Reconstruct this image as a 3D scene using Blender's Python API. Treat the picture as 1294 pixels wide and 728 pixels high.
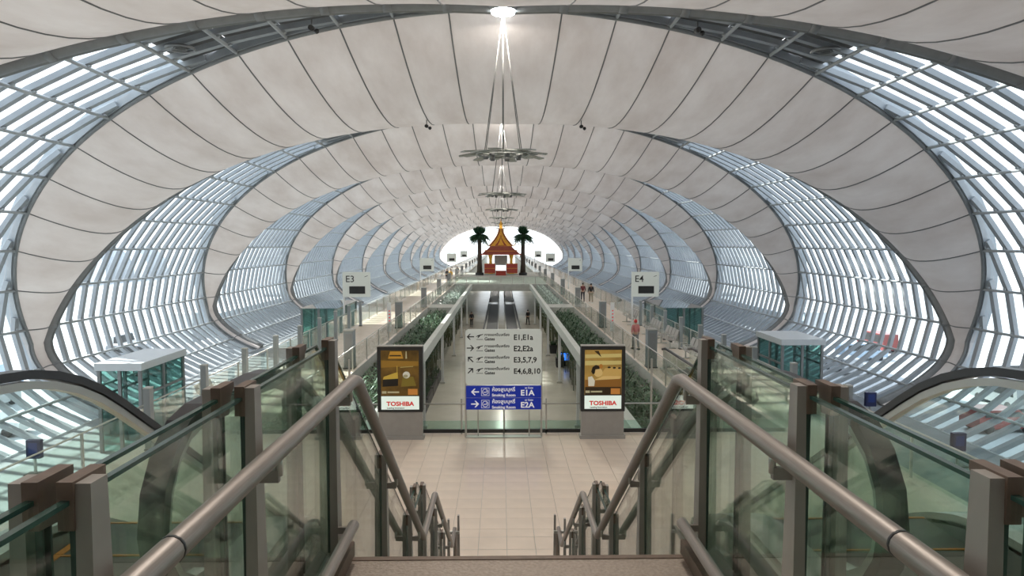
import bpy, bmesh, math, random
from mathutils import Vector, Matrix
random.seed(7)
C = bpy.context.scene.collection
D = bpy.data
PI = math.pi
for o in list(D.objects): D.objects.remove(o)

# ------------------------------------------------------------------ camera
F = 860.0
CAMZ = 5.3
cam_d = D.cameras.new('camera'); cam = D.objects.new('camera', cam_d); C.objects.link(cam)
cam_d.sensor_width = 36.0; cam_d.lens = F / 1294 * 36.0
cam_d.clip_start = 0.05; cam_d.clip_end = 3000
cam.location = (0, 0, CAMZ)
cam.rotation_euler = (PI/2 - math.atan(56/F), 0, -math.atan(14/F))
bpy.context.scene.camera = cam

# ------------------------------------------------------------------ sky, sun, exposure
W = D.worlds.new('world'); bpy.context.scene.world = W; W.use_nodes = True
nt = W.node_tree; nt.nodes.clear()
wo = nt.nodes.new('ShaderNodeOutputWorld'); bg = nt.nodes.new('ShaderNodeBackground')
tc = nt.nodes.new('ShaderNodeTexCoord'); sp = nt.nodes.new('ShaderNodeSeparateXYZ'); cr = nt.nodes.new('ShaderNodeValToRGB')
nt.links.new(tc.outputs['Generated'], sp.inputs[0]); nt.links.new(sp.outputs['Z'], cr.inputs[0])
cr.color_ramp.elements[0].position = 0.0; cr.color_ramp.elements[0].color = (1.0, 0.98, 0.95, 1)
cr.color_ramp.elements[1].position = 0.7; cr.color_ramp.elements[1].color = (0.84, 0.90, 1.0, 1)
nt.links.new(cr.outputs[0], bg.inputs['Color']); bg.inputs['Strength'].default_value = 1.5
nt.links.new(bg.outputs[0], wo.inputs['Surface'])
sun_d = D.lights.new('sun', 'SUN'); sun_d.energy = 8.0; sun_d.angle = math.radians(1.2); sun_d.color = (1.0, 0.94, 0.84)
sun = D.objects.new('sun', sun_d); C.objects.link(sun); sun.location = (-40, 40, 60)
sun.rotation_euler = Vector((-0.76, 0.30, 0.76)).to_track_quat('Z', 'Y').to_euler()
vs = bpy.context.scene.view_settings
vs.view_transform = 'Standard'; vs.look = 'None'; vs.gamma = 1.0; vs.exposure = 0.84; vs.use_curve_mapping = False

bpy.context.scene.cycles.transparent_max_bounces = 48

# ------------------------------------------------------------------ materials
def mat(name, col, rough=0.5, metal=0.0, noise=0.0, scale=4.0, bump=0.0, emit=None, estr=1.0, spec=0.5, stretch=None):
    m = D.materials.new(name); m.use_nodes = True
    n = m.node_tree; b = n.nodes['Principled BSDF']
    b.inputs['Base Color'].default_value = (*col, 1); b.inputs['Roughness'].default_value = rough
    b.inputs['Metallic'].default_value = metal; b.inputs['Specular IOR Level'].default_value = spec
    if noise or bump:
        t = n.nodes.new('ShaderNodeTexCoord'); mp = n.nodes.new('ShaderNodeMapping')
        if stretch: mp.inputs['Scale'].default_value = stretch
        nz = n.nodes.new('ShaderNodeTexNoise'); nz.inputs['Scale'].default_value = scale; nz.inputs['Detail'].default_value = 5
        n.links.new(t.outputs['Object'], mp.inputs[0]); n.links.new(mp.outputs[0], nz.inputs['Vector'])
        if noise:
            r = n.nodes.new('ShaderNodeValToRGB'); e = r.color_ramp.elements
            e[0].position = 0.3; e[1].position = 0.7
            e[0].color = (*[c*(1-noise) for c in col], 1); e[1].color = (*[min(1, c*(1+noise)) for c in col], 1)
            n.links.new(nz.outputs['Fac'], r.inputs[0]); n.links.new(r.outputs[0], b.inputs['Base Color'])
        if bump:
            bp = n.nodes.new('ShaderNodeBump'); bp.inputs['Strength'].default_value = bump; bp.inputs['Distance'].default_value = 0.01
            n.links.new(nz.outputs['Fac'], bp.inputs['Height']); n.links.new(bp.outputs[0], b.inputs['Normal'])
    if emit:
        b.inputs['Emission Color'].default_value = (*emit, 1); b.inputs['Emission Strength'].default_value = estr
    return m

def glass(name, tint, refl=1.0, rough=0.02, base=0.04):
    """thin architectural glass: straight-through tint plus schlick reflection, the same from both sides"""
    m = D.materials.new(name); m.use_nodes = True; n = m.node_tree; n.nodes.clear()
    out = n.nodes.new('ShaderNodeOutputMaterial'); tr = n.nodes.new('ShaderNodeBsdfTransparent'); gl = n.nodes.new('ShaderNodeBsdfGlossy')
    mx = n.nodes.new('ShaderNodeMixShader'); ge = n.nodes.new('ShaderNodeNewGeometry'); dt = n.nodes.new('ShaderNodeVectorMath'); dt.operation = 'DOT_PRODUCT'
    n.links.new(ge.outputs['Incoming'], dt.inputs[0]); n.links.new(ge.outputs['Normal'], dt.inputs[1])
    def math_(op, a, b=None):
        q = n.nodes.new('ShaderNodeMath'); q.operation = op
        for i, v in enumerate((a, b)):
            if v is None: continue
            if isinstance(v, (int, float)): q.inputs[i].default_value = v
            else: n.links.new(v, q.inputs[i])
        return q.outputs[0]
    c = math_('ABSOLUTE', dt.outputs['Value']); c = math_('SUBTRACT', 1.0, c); c = math_('POWER', c, 5.0)
    c = math_('MULTIPLY', c, 0.96); c = math_('ADD', c, base); c = math_('MULTIPLY', c, refl); c = math_('MINIMUM', c, 1.0)
    tr.inputs['Color'].default_value = (*tint, 1); gl.inputs['Roughness'].default_value = rough
    n.links.new(c, mx.inputs[0]); n.links.new(tr.outputs[0], mx.inputs[1]); n.links.new(gl.outputs[0], mx.inputs[2]); n.links.new(mx.outputs[0], out.inputs['Surface'])
    return m

def fabric_mat():
    m = D.materials.new('roof_fabric'); m.use_nodes = True; n = m.node_tree; n.nodes.clear()
    out = n.nodes.new('ShaderNodeOutputMaterial'); d = n.nodes.new('ShaderNodeBsdfDiffuse'); t = n.nodes.new('ShaderNodeBsdfTranslucent')
    mx = n.nodes.new('ShaderNodeMixShader'); mx.inputs[0].default_value = FAB_T
    tc = n.nodes.new('ShaderNodeTexCoord'); mp = n.nodes.new('ShaderNodeMapping'); mp.inputs['Scale'].default_value = (1, 0.25, 1)
    nz = n.nodes.new('ShaderNodeTexNoise'); nz.inputs['Scale'].default_value = 0.45; nz.inputs['Detail'].default_value = 6; nz.inputs['Roughness'].default_value = 0.6
    r = n.nodes.new('ShaderNodeValToRGB'); e = r.color_ramp.elements
    e[0].position = 0.33; e[0].color = (0.61, 0.545, 0.515, 1); e[1].position = 0.68; e[1].color = (0.77, 0.72, 0.70, 1)
    n.links.new(tc.outputs['Object'], mp.inputs[0]); n.links.new(mp.outputs[0], nz.inputs['Vector']); n.links.new(nz.outputs['Fac'], r.inputs[0])
    n.links.new(r.outputs[0], d.inputs['Color']); n.links.new(r.outputs[0], t.inputs['Color'])
    n.links.new(d.outputs[0], mx.inputs[1]); n.links.new(t.outputs[0], mx.inputs[2]); n.links.new(mx.outputs[0], out.inputs['Surface'])
    return m
FAB_T = 0.042
M = {
 'fabric': fabric_mat(),
 'seam': mat('seam_cord', (0.16, 0.16, 0.16), 0.7),
 'steel': mat('painted_steel', (0.23, 0.235, 0.235), 0.5, 0.0, 0.08, 3),
 'steel_dark': mat('dark_steel', (0.14, 0.14, 0.135), 0.5, 0.0, 0.15, 3),
 'fin': mat('blue_grey_fin', (0.33, 0.35, 0.37), 0.45, 0.0, 0.06, 2),
 'purlin': mat('purlin_steel', (0.42, 0.44, 0.45), 0.45),
 'white_metal': mat('white_metal', (0.72, 0.73, 0.72), 0.4),
 'opaque': mat('grey_roof_panel', (0.10, 0.10, 0.095), 0.6, 0, 0.15, 1.5),
 'pane': glass('facade_glass', (0.80, 0.90, 0.97), 1.0),
 'rail_glass': glass('green_tinted_glass', (0.91, 0.965, 0.935), 1.25),
 'teal_glass': glass('teal_glass', (0.80, 0.93, 0.89), 1.1),
 'hut_glass': glass('dark_teal_glass', (0.66, 0.80, 0.77), 1.3),
 'clear_glass': glass('clear_glass', (0.97, 0.985, 0.975), 0.55),
 'glass_edge': mat('glass_edge', (0.03, 0.07, 0.055), 0.2),
 'floor': mat('beige_floor', (0.80, 0.665, 0.54), 0.2, 0, 0.06, 1.5),
 'lower': mat('lower_floor_stone', (0.66, 0.62, 0.52), 0.16, 0, 0.08, 0.7),
 'joint': mat('tile_joint', (0.30, 0.26, 0.21), 0.8),
 'carpet': mat('lounge_carpet', (0.20, 0.215, 0.22), 0.7, 0, 0.25, 0.8),
 'slab': mat('concrete_slab', (0.42, 0.42, 0.38), 0.7, 0, 0.1, 2),
 'wall': mat('pale_panel', (0.55, 0.57, 0.52), 0.5, 0, 0.05, 2),
 'pipe': mat('brushed_bronze_steel', (0.31, 0.27, 0.24), 0.48, 0.5, 0.10, 30, stretch=(8, 0.3, 8)),
 'post': mat('taupe_post', (0.34, 0.305, 0.27), 0.5, 0.3, 0.06, 8),
 'bracket': mat('brown_clamp', (0.16, 0.11, 0.08), 0.5, 0.2, 0.15, 20),
 'black': mat('black_rubber', (0.012, 0.012, 0.014), 0.35),
 'dark': mat('dark_metal', (0.022, 0.022, 0.022), 0.4),
 'alu': mat('aluminium', (0.50, 0.49, 0.45), 0.35, 0.6),
 'plate': mat('landing_plate', (0.33, 0.265, 0.215), 0.45, 0.3, 0.18, 60, 0.4),
 'step': mat('escalator_step', (0.09, 0.09, 0.085), 0.5, 0.5, 0.1, 20),
 'yellow': mat('yellow_line', (0.40, 0.15, 0.02), 0.5),
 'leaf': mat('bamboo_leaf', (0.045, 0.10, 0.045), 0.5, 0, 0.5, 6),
 'leaf_far': mat('leaf_painted_sheen', (0.42, 0.50, 0.44), 0.25, 0, 0.6, 6),  # reflected light on the far leaves put into a pale speckled colour
 'stem': mat('plant_stem', (0.10, 0.12, 0.05), 0.6),
 'trunk': mat('palm_trunk', (0.05, 0.035, 0.025), 0.8, 0, 0.3, 12, 0.6),
 'palm': mat('palm_leaf', (0.02, 0.07, 0.03), 0.5, 0, 0.4, 4),
 'soil': mat('dark_planter', (0.025, 0.025, 0.025), 0.5),
 'gold': mat('gilded', (0.80, 0.42, 0.06), 0.35, 0.6, 0.2, 6),
 'red': mat('temple_red', (0.30, 0.035, 0.02), 0.5, 0, 0.2, 6),
 'redroof': mat('roof_tiles_red', (0.22, 0.04, 0.02), 0.5, 0, 0.3, 10),
 'board': mat('grey_sign_board', (0.55, 0.57, 0.53), 0.5, emit=(0.5, 0.55, 0.5), estr=0.12),
 'ink': mat('black_ink', (0.02, 0.02, 0.02), 0.6),
 'blue': mat('blue_sign', (0.006, 0.028, 0.34), 0.4, emit=(0.0, 0.03, 0.5), estr=0.08),
 'white': mat('white_print', (0.8, 0.8, 0.8), 0.5, emit=(0.8, 0.8, 0.8), estr=0.15),
 'totem': mat('totem_metal', (0.36, 0.34, 0.31), 0.45, 0.2, 0.05, 5),
 'screen_white': mat('backlit_white', (0.7, 0.75, 0.7), 0.4, emit=(0.72, 0.85, 0.75), estr=0.3),
 'screen_blue': mat('blue_display', (0.02, 0.1, 0.4), 0.3, emit=(0.03, 0.2, 0.9), estr=0.8),
 'redink': mat('red_print', (0.6, 0.02, 0.01), 0.5, emit=(0.6, 0.0, 0.0), estr=0.2),
 'lamp': mat('lamp_glow', (0.9, 0.95, 1), 0.4, emit=(0.85, 0.93, 1.0), estr=14),
 'chand': mat('chandelier_plate', (0.30, 0.31, 0.28), 0.4, 0.3),
 'apron': mat('apron_concrete', (0.36, 0.37, 0.37), 0.8, 0, 0.08, 0.05),
 'bench': mat('perforated_bench', (0.42, 0.40, 0.37), 0.4, 0.5),
 'skin': mat('skin', (0.45, 0.27, 0.18), 0.55),
 'hair': mat('hair', (0.015, 0.012, 0.01), 0.5),
 'rubber_tile': mat('grey_canopy', (0.60, 0.62, 0.63), 0.4),
 'tyre': mat('tyre', (0.02, 0.02, 0.02), 0.8),
}
def simple(name, col, rough=0.6, **k):
    if name not in M: M[name] = mat(name, col, rough, **k)
    return M[name]

# ------------------------------------------------------------------ mesh helpers
class MB:
    def __init__(s): s.v = []; s.f = []; s.sm = []
    def add(s, vs, fs, smooth=False):
        o = len(s.v); s.v += [tuple(v) for v in vs]; s.f += [tuple(i+o for i in f) for f in fs]; s.sm += [smooth]*len(fs); return s
    def box(s, x0, x1, y0, y1, z0, z1):
        return s.add([(x0,y0,z0),(x1,y0,z0),(x1,y1,z0),(x0,y1,z0),(x0,y0,z1),(x1,y0,z1),(x1,y1,z1),(x0,y1,z1)],
              [(0,3,2,1),(4,5,6,7),(0,1,5,4),(1,2,6,5),(2,3,7,6),(3,0,4,7)])
    def taper(s, cx, cy, z0, z1, w0, d0, w1, d1, dx=0, dy=0):
        v = [(cx-w0/2,cy-d0/2,z0),(cx+w0/2,cy-d0/2,z0),(cx+w0/2,cy+d0/2,z0),(cx-w0/2,cy+d0/2,z0),
             (cx+dx-w1/2,cy+dy-d1/2,z1),(cx+dx+w1/2,cy+dy-d1/2,z1),(cx+dx+w1/2,cy+dy+d1/2,z1),(cx+dx-w1/2,cy+dy+d1/2,z1)]
        return s.add(v, [(0,3,2,1),(4,5,6,7),(0,1,5,4),(1,2,6,5),(2,3,7,6),(3,0,4,7)])
    def prism(s, poly, axis, a, b):
        """poly: 2D points; axis 'x' -> (y,z) section extruded along x, 'y' -> (x,z), 'z' -> (x,y)"""
        def P(p, t): return (t, p[0], p[1]) if axis == 'x' else (p[0], t, p[1]) if axis == 'y' else (p[0], p[1], t)
        n = len(poly); v = [P(p, a) for p in poly] + [P(p, b) for p in poly]
        return s.add(v, [tuple(range(n-1,-1,-1)), tuple(range(n, 2*n))] + [(i,(i+1)%n,(i+1)%n+n,i+n) for i in range(n)])
    def tube(s, pts, r, n=8, caps=True, sx=1.0):
        pts = [Vector(p) for p in pts]; rs = r if isinstance(r, (list, tuple)) else [r]*len(pts)
        v = []; f = []; up0 = None
        for i, p in enumerate(pts):
            t = (pts[min(i+1, len(pts)-1)] - pts[max(i-1, 0)]).normalized()
            a = Vector((0,0,1)) if abs(t.z) < 0.9 else Vector((1,0,0))
            if up0 is not None and abs(t.dot(up0)) < 0.95: a = up0
            u = t.cross(a).normalized(); w = u.cross(t).normalized(); up0 = w
            for j in range(n):
                q = 2*PI*j/n; v.append(p + (u*math.cos(q)*sx + w*math.sin(q))*rs[i])
        for i in range(len(pts)-1):
            for j in range(n): f.append((i*n+j, i*n+(j+1)%n, (i+1)*n+(j+1)%n, (i+1)*n+j))
        s.add(v, f, True)
        if caps:
            o = len(s.v) - len(v)
            s.f += [tuple(o+j for j in range(n-1,-1,-1)), tuple(o+(len(pts)-1)*n+j for j in range(n))]; s.sm += [False, False]
        return s
    def sweep(s, pts, side, hw, hh):
        """rectangular section swept along pts (in planes x=const); side = unit x; hw half width along x, hh half height across"""
        v = []; f = []; n = len(pts); pts = [Vector(p) for p in pts]
        for i, p in enumerate(pts):
            t = (pts[min(i+1, n-1)] - pts[max(i-1, 0)]).normalized(); sx = Vector(side); w = sx.cross(t).normalized()
            for a, b in ((-1,-1),(1,-1),(1,1),(-1,1)): v.append(p + sx*a*hw + w*b*hh)
        for i in range(n-1):
            for j in range(4): f.append((i*4+j, i*4+(j+1)%4, (i+1)*4+(j+1)%4, (i+1)*4+j))
        f += [(3,2,1,0), tuple((n-1)*4+j for j in range(4))]
        return s.add(v, f)
    def lathe(s, cx, cy, prof, n=16):
        v = []; f = []
        for r, z in prof:
            for j in range(n): q = 2*PI*j/n; v.append((cx+r*math.cos(q), cy+r*math.sin(q), z))
        for i in range(len(prof)-1):
            for j in range(n): f.append((i*n+j, i*n+(j+1)%n, (i+1)*n+(j+1)%n, (i+1)*n+j))
        f += [tuple(range(n-1,-1,-1)), tuple((len(prof)-1)*n+j for j in range(n))]
        return s.add(v, f, True)
    def build(s, name, m, parent=None, off=None):
        me = D.meshes.new(name)
        vs_ = s.v
        if off: vs_ = [(x-off[0], y-off[1], z-off[2]) for x, y, z in s.v]
        me.from_pydata(vs_, [], s.f); me.polygons.foreach_set('use_smooth', s.sm); me.update()
        me.materials.append(m if not isinstance(m, str) else M[m])
        o = D.objects.new(name, me); C.objects.link(o)
        if parent: o.parent = parent
        if off and not parent: o.location = off
        return o

def empty(name, loc=(0,0,0), rz=0.0, label=None, cat=None, group=None, kind=None):
    o = D.objects.new(name, None); C.objects.link(o); o.location = loc; o.rotation_euler = (0,0,rz); o.empty_display_size = 0.2
    tag(o, label, cat, group, kind); return o
def tag(o, label=None, cat=None, group=None, kind=None):
    if label: o['label'] = label
    if cat: o['category'] = cat
    if group: o['group'] = group
    if kind: o['kind'] = kind
    return o
def copy_tree(o, parent=None):
    c = o.copy(); C.objects.link(c); c.parent = parent
    for ch in o.children: copy_tree(ch, c)
    return c
def dup(o, loc, rz=None, label=None, group=None):
    c = copy_tree(o); c.location = loc
    if rz is not None: c.rotation_euler = (0,0,rz)
    if label: c['label'] = label
    if group: c['group'] = group
    return c
ORD = ['nearest','second nearest','third nearest','fourth nearest','fifth nearest','sixth nearest','seventh nearest','eighth nearest','ninth nearest','tenth nearest','eleventh nearest','twelfth nearest','thirteenth nearest','fourteenth nearest','fifteenth nearest','sixteenth nearest']

def bez_text(txt, size, m, parent, loc, rot=(PI/2,0,0), align='LEFT', ext=0.001, off=0.0, name='lettering', sx=1.0):
    cu = D.curves.new(name, 'FONT'); cu.body = txt; cu.size = size; cu.extrude = ext; cu.align_x = align; cu.offset = off
    cu.resolution_u = 3
    o = D.objects.new(name, cu); C.objects.link(o); o.parent = parent; o.location = loc; o.rotation_euler = rot; o.scale = (sx,1,1)
    cu.materials.append(M[m]); bpy.context.view_layer.update()
    me = D.meshes.new_from_object(o.evaluated_get(bpy.context.evaluated_depsgraph_get()))
    D.objects.remove(o); me.name = name; o = D.objects.new(name, me); C.objects.link(o); o.parent = parent; o.location = loc; o.rotation_euler = rot; o.scale = (sx,1,1)
    return o

# ================================================================== THE TUNNEL
P = 24.0; YC = 41.6; TX = 0.2; NB = 12
PR = dict(W=27.776, b=15.866, zc=-5.815, n=2.061, g=-0.881, h1=6.33, h2=-4.974, nd=2.0, bd=7.4, S0=1.75, S1=0.72)
TMAX = 2.16
def prof(t):
    c, s = math.cos(t), math.sin(t)
    n, b = (PR['n'], PR['b']) if c > 0 else (PR['nd'], PR['bd'])
    x = PR['W']*abs(s)**(2/n); z = PR['zc'] + b*math.copysign(abs(c)**(2/n), c)
    nx, nz = x/PR['W']**2, (z-PR['zc'])/b**2; L = math.hypot(nx, nz)+1e-9
    return x, z+CAMZ, nx/L, nz/L
def hw(t):
    q = t/(PI/2); return max(0.5, min(P/2-0.2, P/2-0.2-PR['h1']*q+PR['h2']*q*q))
def yfar(k, t): return YC + k*P + PR['g']*t/(PI/2) + hw(t)
def ynear(k, t): return YC + k*P + PR['g']*t/(PI/2) - hw(t)
def rib(side, t, y, o=0.0):
    """point on the section at angle t; o = offset outwards along the normal"""
    x, z, nx, nz = prof(t); return (TX + side*(x + nx*o), y, z + nz*o)
def fabric_pt(k, side, t, v):
    sag = (PR['S0']*hw(t)/12 + PR['S1']*min(1, hw(t)/4))*(1-v*v)
    return rib(side, t, YC+k*P+PR['g']*t/(PI/2)+v*hw(t), -sag)
# stations at equal arc length
ts = [i*TMAX/2000 for i in range(2001)]; acc = [0]
for i in range(2000):
    a, b = prof(ts[i]), prof(ts[i+1]); acc.append(acc[-1]+math.hypot(a[0]-b[0], a[1]-b[1]))
NS = int(acc[-1]/2.45); ST = []
for j in range(NS+1):
    target = acc[-1]*j/NS; i = min(range(len(acc)), key=lambda q: abs(acc[q]-target)); ST.append(ts[i])
# ST[0] = crown

FIN = 1.22
for k in range(-2, NB):
    near = -1 <= k <= 2
    nv = 14 if near else 8; ntt = 4 if near else 2
    root = empty('ceiling', (0,0,0), kind='structure') if k == -1 else empty('ceiling', kind='structure')
    cells = [(-1, 1, 1)]  # centre panel spans both first seams
    sp_ = [(-ST[1], ST[1])] + [(s*ST[j], s*ST[j+1]) for s in (-1, 1) for j in range(1, NS)]
    for a, b in sp_:
        mb = MB(); n_ = ntt*(2 if a*b < 0 else 1); vv = []
        for i in range(n_+1):
            tt = a + (b-a)*i/n_; sd = 1 if tt >= 0 else -1
            # light pillow between seams
            for j in range(nv+1):
                v = -1 + 2*j/nv; vv.append(fabric_pt(k, sd, abs(tt), v))
        ff = [(i*(nv+1)+j, (i+1)*(nv+1)+j, (i+1)*(nv+1)+j+1, i*(nv+1)+j+1) for i in range(n_) for j in range(nv)]
        mb.add(vv, ff, True); mb.build('fabric_panel', 'fabric', root)
    if -1 <= k <= 5:
        for s in (-1, 1):
            for j in range(1, NS):
                MB().tube([Vector(fabric_pt(k, s, ST[j], -1+2*q/nv)) for q in range(nv+1)], 0.036 if near else 0.05, 5, False).build('seam', 'seam', root)
    else:
        mb = MB()
        for s in (-1, 1):
            for j in range(1, NS): mb.tube([Vector(fabric_pt(k, s, ST[j], -1+2*q/nv)) for q in range(nv+1)], 0.07, 4, False)
        tag(mb.build('seam', 'seam', root), kind='stuff')
    # edge trusses
    NT = 60 if near else 30
    for s in (-1, 1):
        e = MB().tube([rib(s, TMAX*i/NT, yfar(k, TMAX*i/NT)+0.12, -0.05) for i in range(NT+1)], 0.26, 8).build('edge_truss', 'steel', root)
        mb = MB(); v = []; n = NT+1
        for i in range(n):
            t = TMAX*i/NT; y = yfar(k, t)+0.15
            for yy, oo in ((y, -0.30), (y+0.22, -0.30), (y+0.22, 0.75), (y, 0.75)): v.append(rib(s, t, yy, oo))
        f = [(i*4+j, i*4+(j+1)%4, (i+1)*4+(j+1)%4, (i+1)*4+j) for i in range(n-1) for j in range(4)]
        mb.add(v, f).build('edge_web', 'steel_dark', root)
        MB().tube([rib(s, TMAX*i/NT, ynear(k, TMAX*i/NT)-0.08, 0.0) for i in range(NT+1)], 0.11, 6).build('edge_truss', 'steel', root)
        mb = MB(); v = []
        for i in range(n):
            t = TMAX*i/NT; y = ynear(k, t)-0.28
            for yy, oo in ((y, 0.05), (y+0.16, 0.05), (y+0.16, 0.75), (y, 0.75)): v.append(rib(s, t, yy, oo))
        mb.add(v, f).build('edge_web', 'fin', root)
        if k <= 1:   # collars on the big edge tube
            for j in range(1, NS):
                a = Vector(rib(s, ST[j]-0.006, yfar(k, ST[j])+0.12, -0.05)); b = Vector(rib(s, ST[j]+0.006, yfar(k, ST[j])+0.12, -0.05))
                MB().tube([a, b], 0.31, 8).build('collar', 'steel', root)

wn = 0
TOP = 0.60      # above this angle the bays are closed with opaque panels
for k in range(-2, NB-1):
    for s in (-1, 1):
        wn += 1
        root = empty('window_%d' % wn, kind='structure')
        near = -1 <= k <= 1; mid = -1 <= k <= 3
        purl = []
        for j in range(1, NS+1):
            t = ST[j]; y0, y1 = yfar(k, t)+0.2, ynear(k+1, t)-0.15
            if y1-y0 < 0.5: continue
            mb = MB().tube([rib(s, t, y0, 0.02), rib(s, t, y1, 0.02)], 0.085, 6)
            if mid:
                y = (math.floor(y0/FIN)+1)*FIN
                while y < y1:
                    a = Vector(rib(s, t, y, 0.0)); b = Vector(rib(s, t+0.0, y, 0.34)); tt = (Vector(rib(s, t+0.01, y, 0))-Vector(rib(s, t-0.01, y, 0))).normalized()*(-0.16)
                    w = 0.07
                    mb.add([a+Vector((0,-w,0)), a+Vector((0,w,0)), b+Vector((0,w,0)), b+Vector((0,-w,0)), a+tt*1.3+Vector((0,-w,0)), a+tt*1.3+Vector((0,w,0))],
                           [(0,1,2,3),(0,4,5,1),(3,2,5,4),(0,3,4),(1,5,2)])
                    y += FIN
            if -1 <= k <= 4: mb.build('purlin', 'purlin', root)
            else: purl.append(mb)
        if purl:
            m = MB()
            for q in purl: m.add(q.v, q.f)
            tag(m.build('purlin', 'purlin', root), kind='stuff')
        # fins
        fins = []
        y = (math.floor(yfar(k, 0.2)/FIN)+1)*FIN - (0 if True else 0)
        ymax = ynear(k+1, 0.2)
        ylo, yhi = yfar(k, TMAX), ynear(k+1, TMAX)
        ys = []; q = (math.floor(min(ylo, yfar(k,1.5))/FIN)-2)*FIN
        while q < max(yhi, ynear(k+1, 1.5))+2: ys.append(q); q += FIN
        NTF = 30 if near else 16
        for y in ys:
            tt = [TMAX*i/NTF for i in range(NTF+1)]; run = [t for t in tt if t > 0.12 and yfar(k, t)+0.35 < y < ynear(k+1, t)-0.3]
            if len(run) < 2: continue
            # refine the upper end
            lo = max(0.12, run[0]-TMAX/NTF); hi = run[0]
            for _ in range(12):
                m_ = (lo+hi)/2
                if yfar(k, m_)+0.35 < y < ynear(k+1, m_)-0.3: hi = m_
                else: lo = m_
            run = [hi]+[t for t in ST if t > hi+0.01]
            mb = MB(); v = []; h = 0.15
            for t in run:
                for yy, oo in ((y-h, 0.10), (y+h, 0.10), (y+h, 0.34), (y-h, 0.34)): v.append(rib(s, t, yy, oo))
            n = len(run)
            f = [(i*4+j, i*4+(j+1)%4, (i+1)*4+(j+1)%4, (i+1)*4+j) for i in range(n-1) for j in range(4)]+[(3,2,1,0), tuple((n-1)*4+j for j in range(4))]
            mb.add(v, f)
            if -1 <= k <= 4: mb.build('mullion', 'fin', root)
            else: fins.append(mb)
        if fins:
            m = MB()
            for q in fins: m.add(q.v, q.f)
            tag(m.build('mullion', 'fin', root), kind='stuff')
        # panes
        joined = MB(); top = MB(); OFF = 0.38
        for j in range(0, NS):
            t0, t1 = ST[j], ST[j+1]
            if ynear(k+1, t1)-yfar(k, t1) < 0.3: continue
            opaque = t1 < TOP+0.02
            def cl(y, t): return min(max(y, yfar(k, t)+0.2), ynear(k+1, t)-0.15)
            edges = [min(yfar(k,t0), yfar(k,t1))] + [y for y in ys if min(yfar(k,t0),yfar(k,t1))+0.3 < y < max(ynear(k+1,t0), ynear(k+1,t1))-0.3] + [max(ynear(k+1,t0), ynear(k+1,t1))]
            if not near and not opaque: edges = [edges[0], edges[-1]]
            for a, b in zip(edges[:-1], edges[1:]):
                g = 0.02 if near else 0.0
                p = [rib(s, t0, cl(a, t0)+g, OFF), rib(s, t0, cl(b, t0)-g, OFF), rib(s, t1-0.001, cl(b, t1)-g, OFF), rib(s, t1-0.001, cl(a, t1)+g, OFF)]
                if abs(p[0][1]-p[1][1])+abs(p[2][1]-p[3][1]) < 0.25: continue
                fc = [(0,1,2,3)] if s > 0 else [(3,2,1,0)]
                if opaque:
                    if k <= 0: MB().add(p, fc).build('roof_panel', 'opaque', root)
                    else: top.add(p, fc)
                elif near: MB().add(p, fc).build('glass_pane', 'pane', root)
                else: joined.add(p, fc)
        if joined.f: tag(joined.build('glass_pane', 'pane', root), kind='stuff')
        if top.f: tag(top.build('roof_panel', 'opaque', root), kind='stuff')

# unseen wall added behind the camera to cut light from the rear
YB_ = -9.0
poly = [rib(1, TMAX*i/24, YB_, 0.5) for i in range(24, -1, -1)] + [rib(-1, TMAX*i/24, YB_, 0.5) for i in range(1, 25)]
bw = MB().add(poly + [(x, y-0.3, z) for x, y, z in poly], [tuple(range(len(poly)))[::-1], tuple(range(len(poly), 2*len(poly)))]).build('wall_light_block', 'steel'); bw['kind'] = 'structure'
YEND = ynear(NB, 1.0)-2
# far end: glazed end wall
root = empty('wall_far', kind='structure')
poly = [rib(1, TMAX*i/24, YEND) for i in range(24, -1, -1)] + [rib(-1, TMAX*i/24, YEND) for i in range(1, 25)]
MB().add(poly, [tuple(range(len(poly)))]).build('glass_pane', 'pane', root)
mb = MB()
for i in range(-12, 13): 
    x = i*2.2; hh = max(0, 1-(x/27.5)**2)**0.5
    mb.box(TX+x-0.06, TX+x+0.06, YEND-0.1, YEND+0.1, -0.5-4.1*min(1, 1.8*hh), -0.5+15.5*hh)
for z in (-1, 2, 5, 8, 11): 
    w = 27.3*max(0.05, 1-((z+0.5)/15.8)**2)**0.5; mb.box(TX-w, TX+w, YEND-0.1, YEND+0.1, z-0.05, z+0.05)
tag(mb.build('mullion', 'white_metal', root), kind='stuff')

# ================================================================== FLOORS
Y0 = 18.85      # rim of the near floor over the void
WI, WO = 6.1, 9.6     # inner and outer rims of the side walkways
BY0, BY1 = 89.0, 128.0 # cross bridge with the pavilion
MB().box(-6.6, 6.6, -8.5, YEND, -4.3, -4.0).build('floor', 'lower', None); D.objects['floor']['kind'] = 'structure'
ap = MB().box(-420, 420, -200, 700, -8.6, -8.2).build('ground', 'apron'); ap['kind'] = 'structure'
def floor_piece(x0, x1, y0, y1, z1=0.0, th=0.45, m='slab', name='floor'):
    o = MB().box(x0, x1, y0, y1, z1-th, z1).build(name, m); o['kind'] = 'structure'; return o
nf = floor_piece(-WO, WO, -6, Y0, -0.012)
T = 0.5
cnt = 0
tile = MB().box(-T/2+0.003, T/2-0.003, -T/2+0.0012, T/2-0.0012, -0.014, 0.0)
tm = None
for i in range(-11, 11):
    for j in range(13):
        x = 0.1+(i+0.5)*T; y = Y0-(j+0.5)*T
        if tm is None: o = tile.build('tile', 'floor', nf); tm = o.data
        else: o = D.objects.new('tile', tm); C.objects.link(o); o.parent = nf
        o.location = (x, y, 0.002*random.random()*0.3)
rest = MB()
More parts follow.
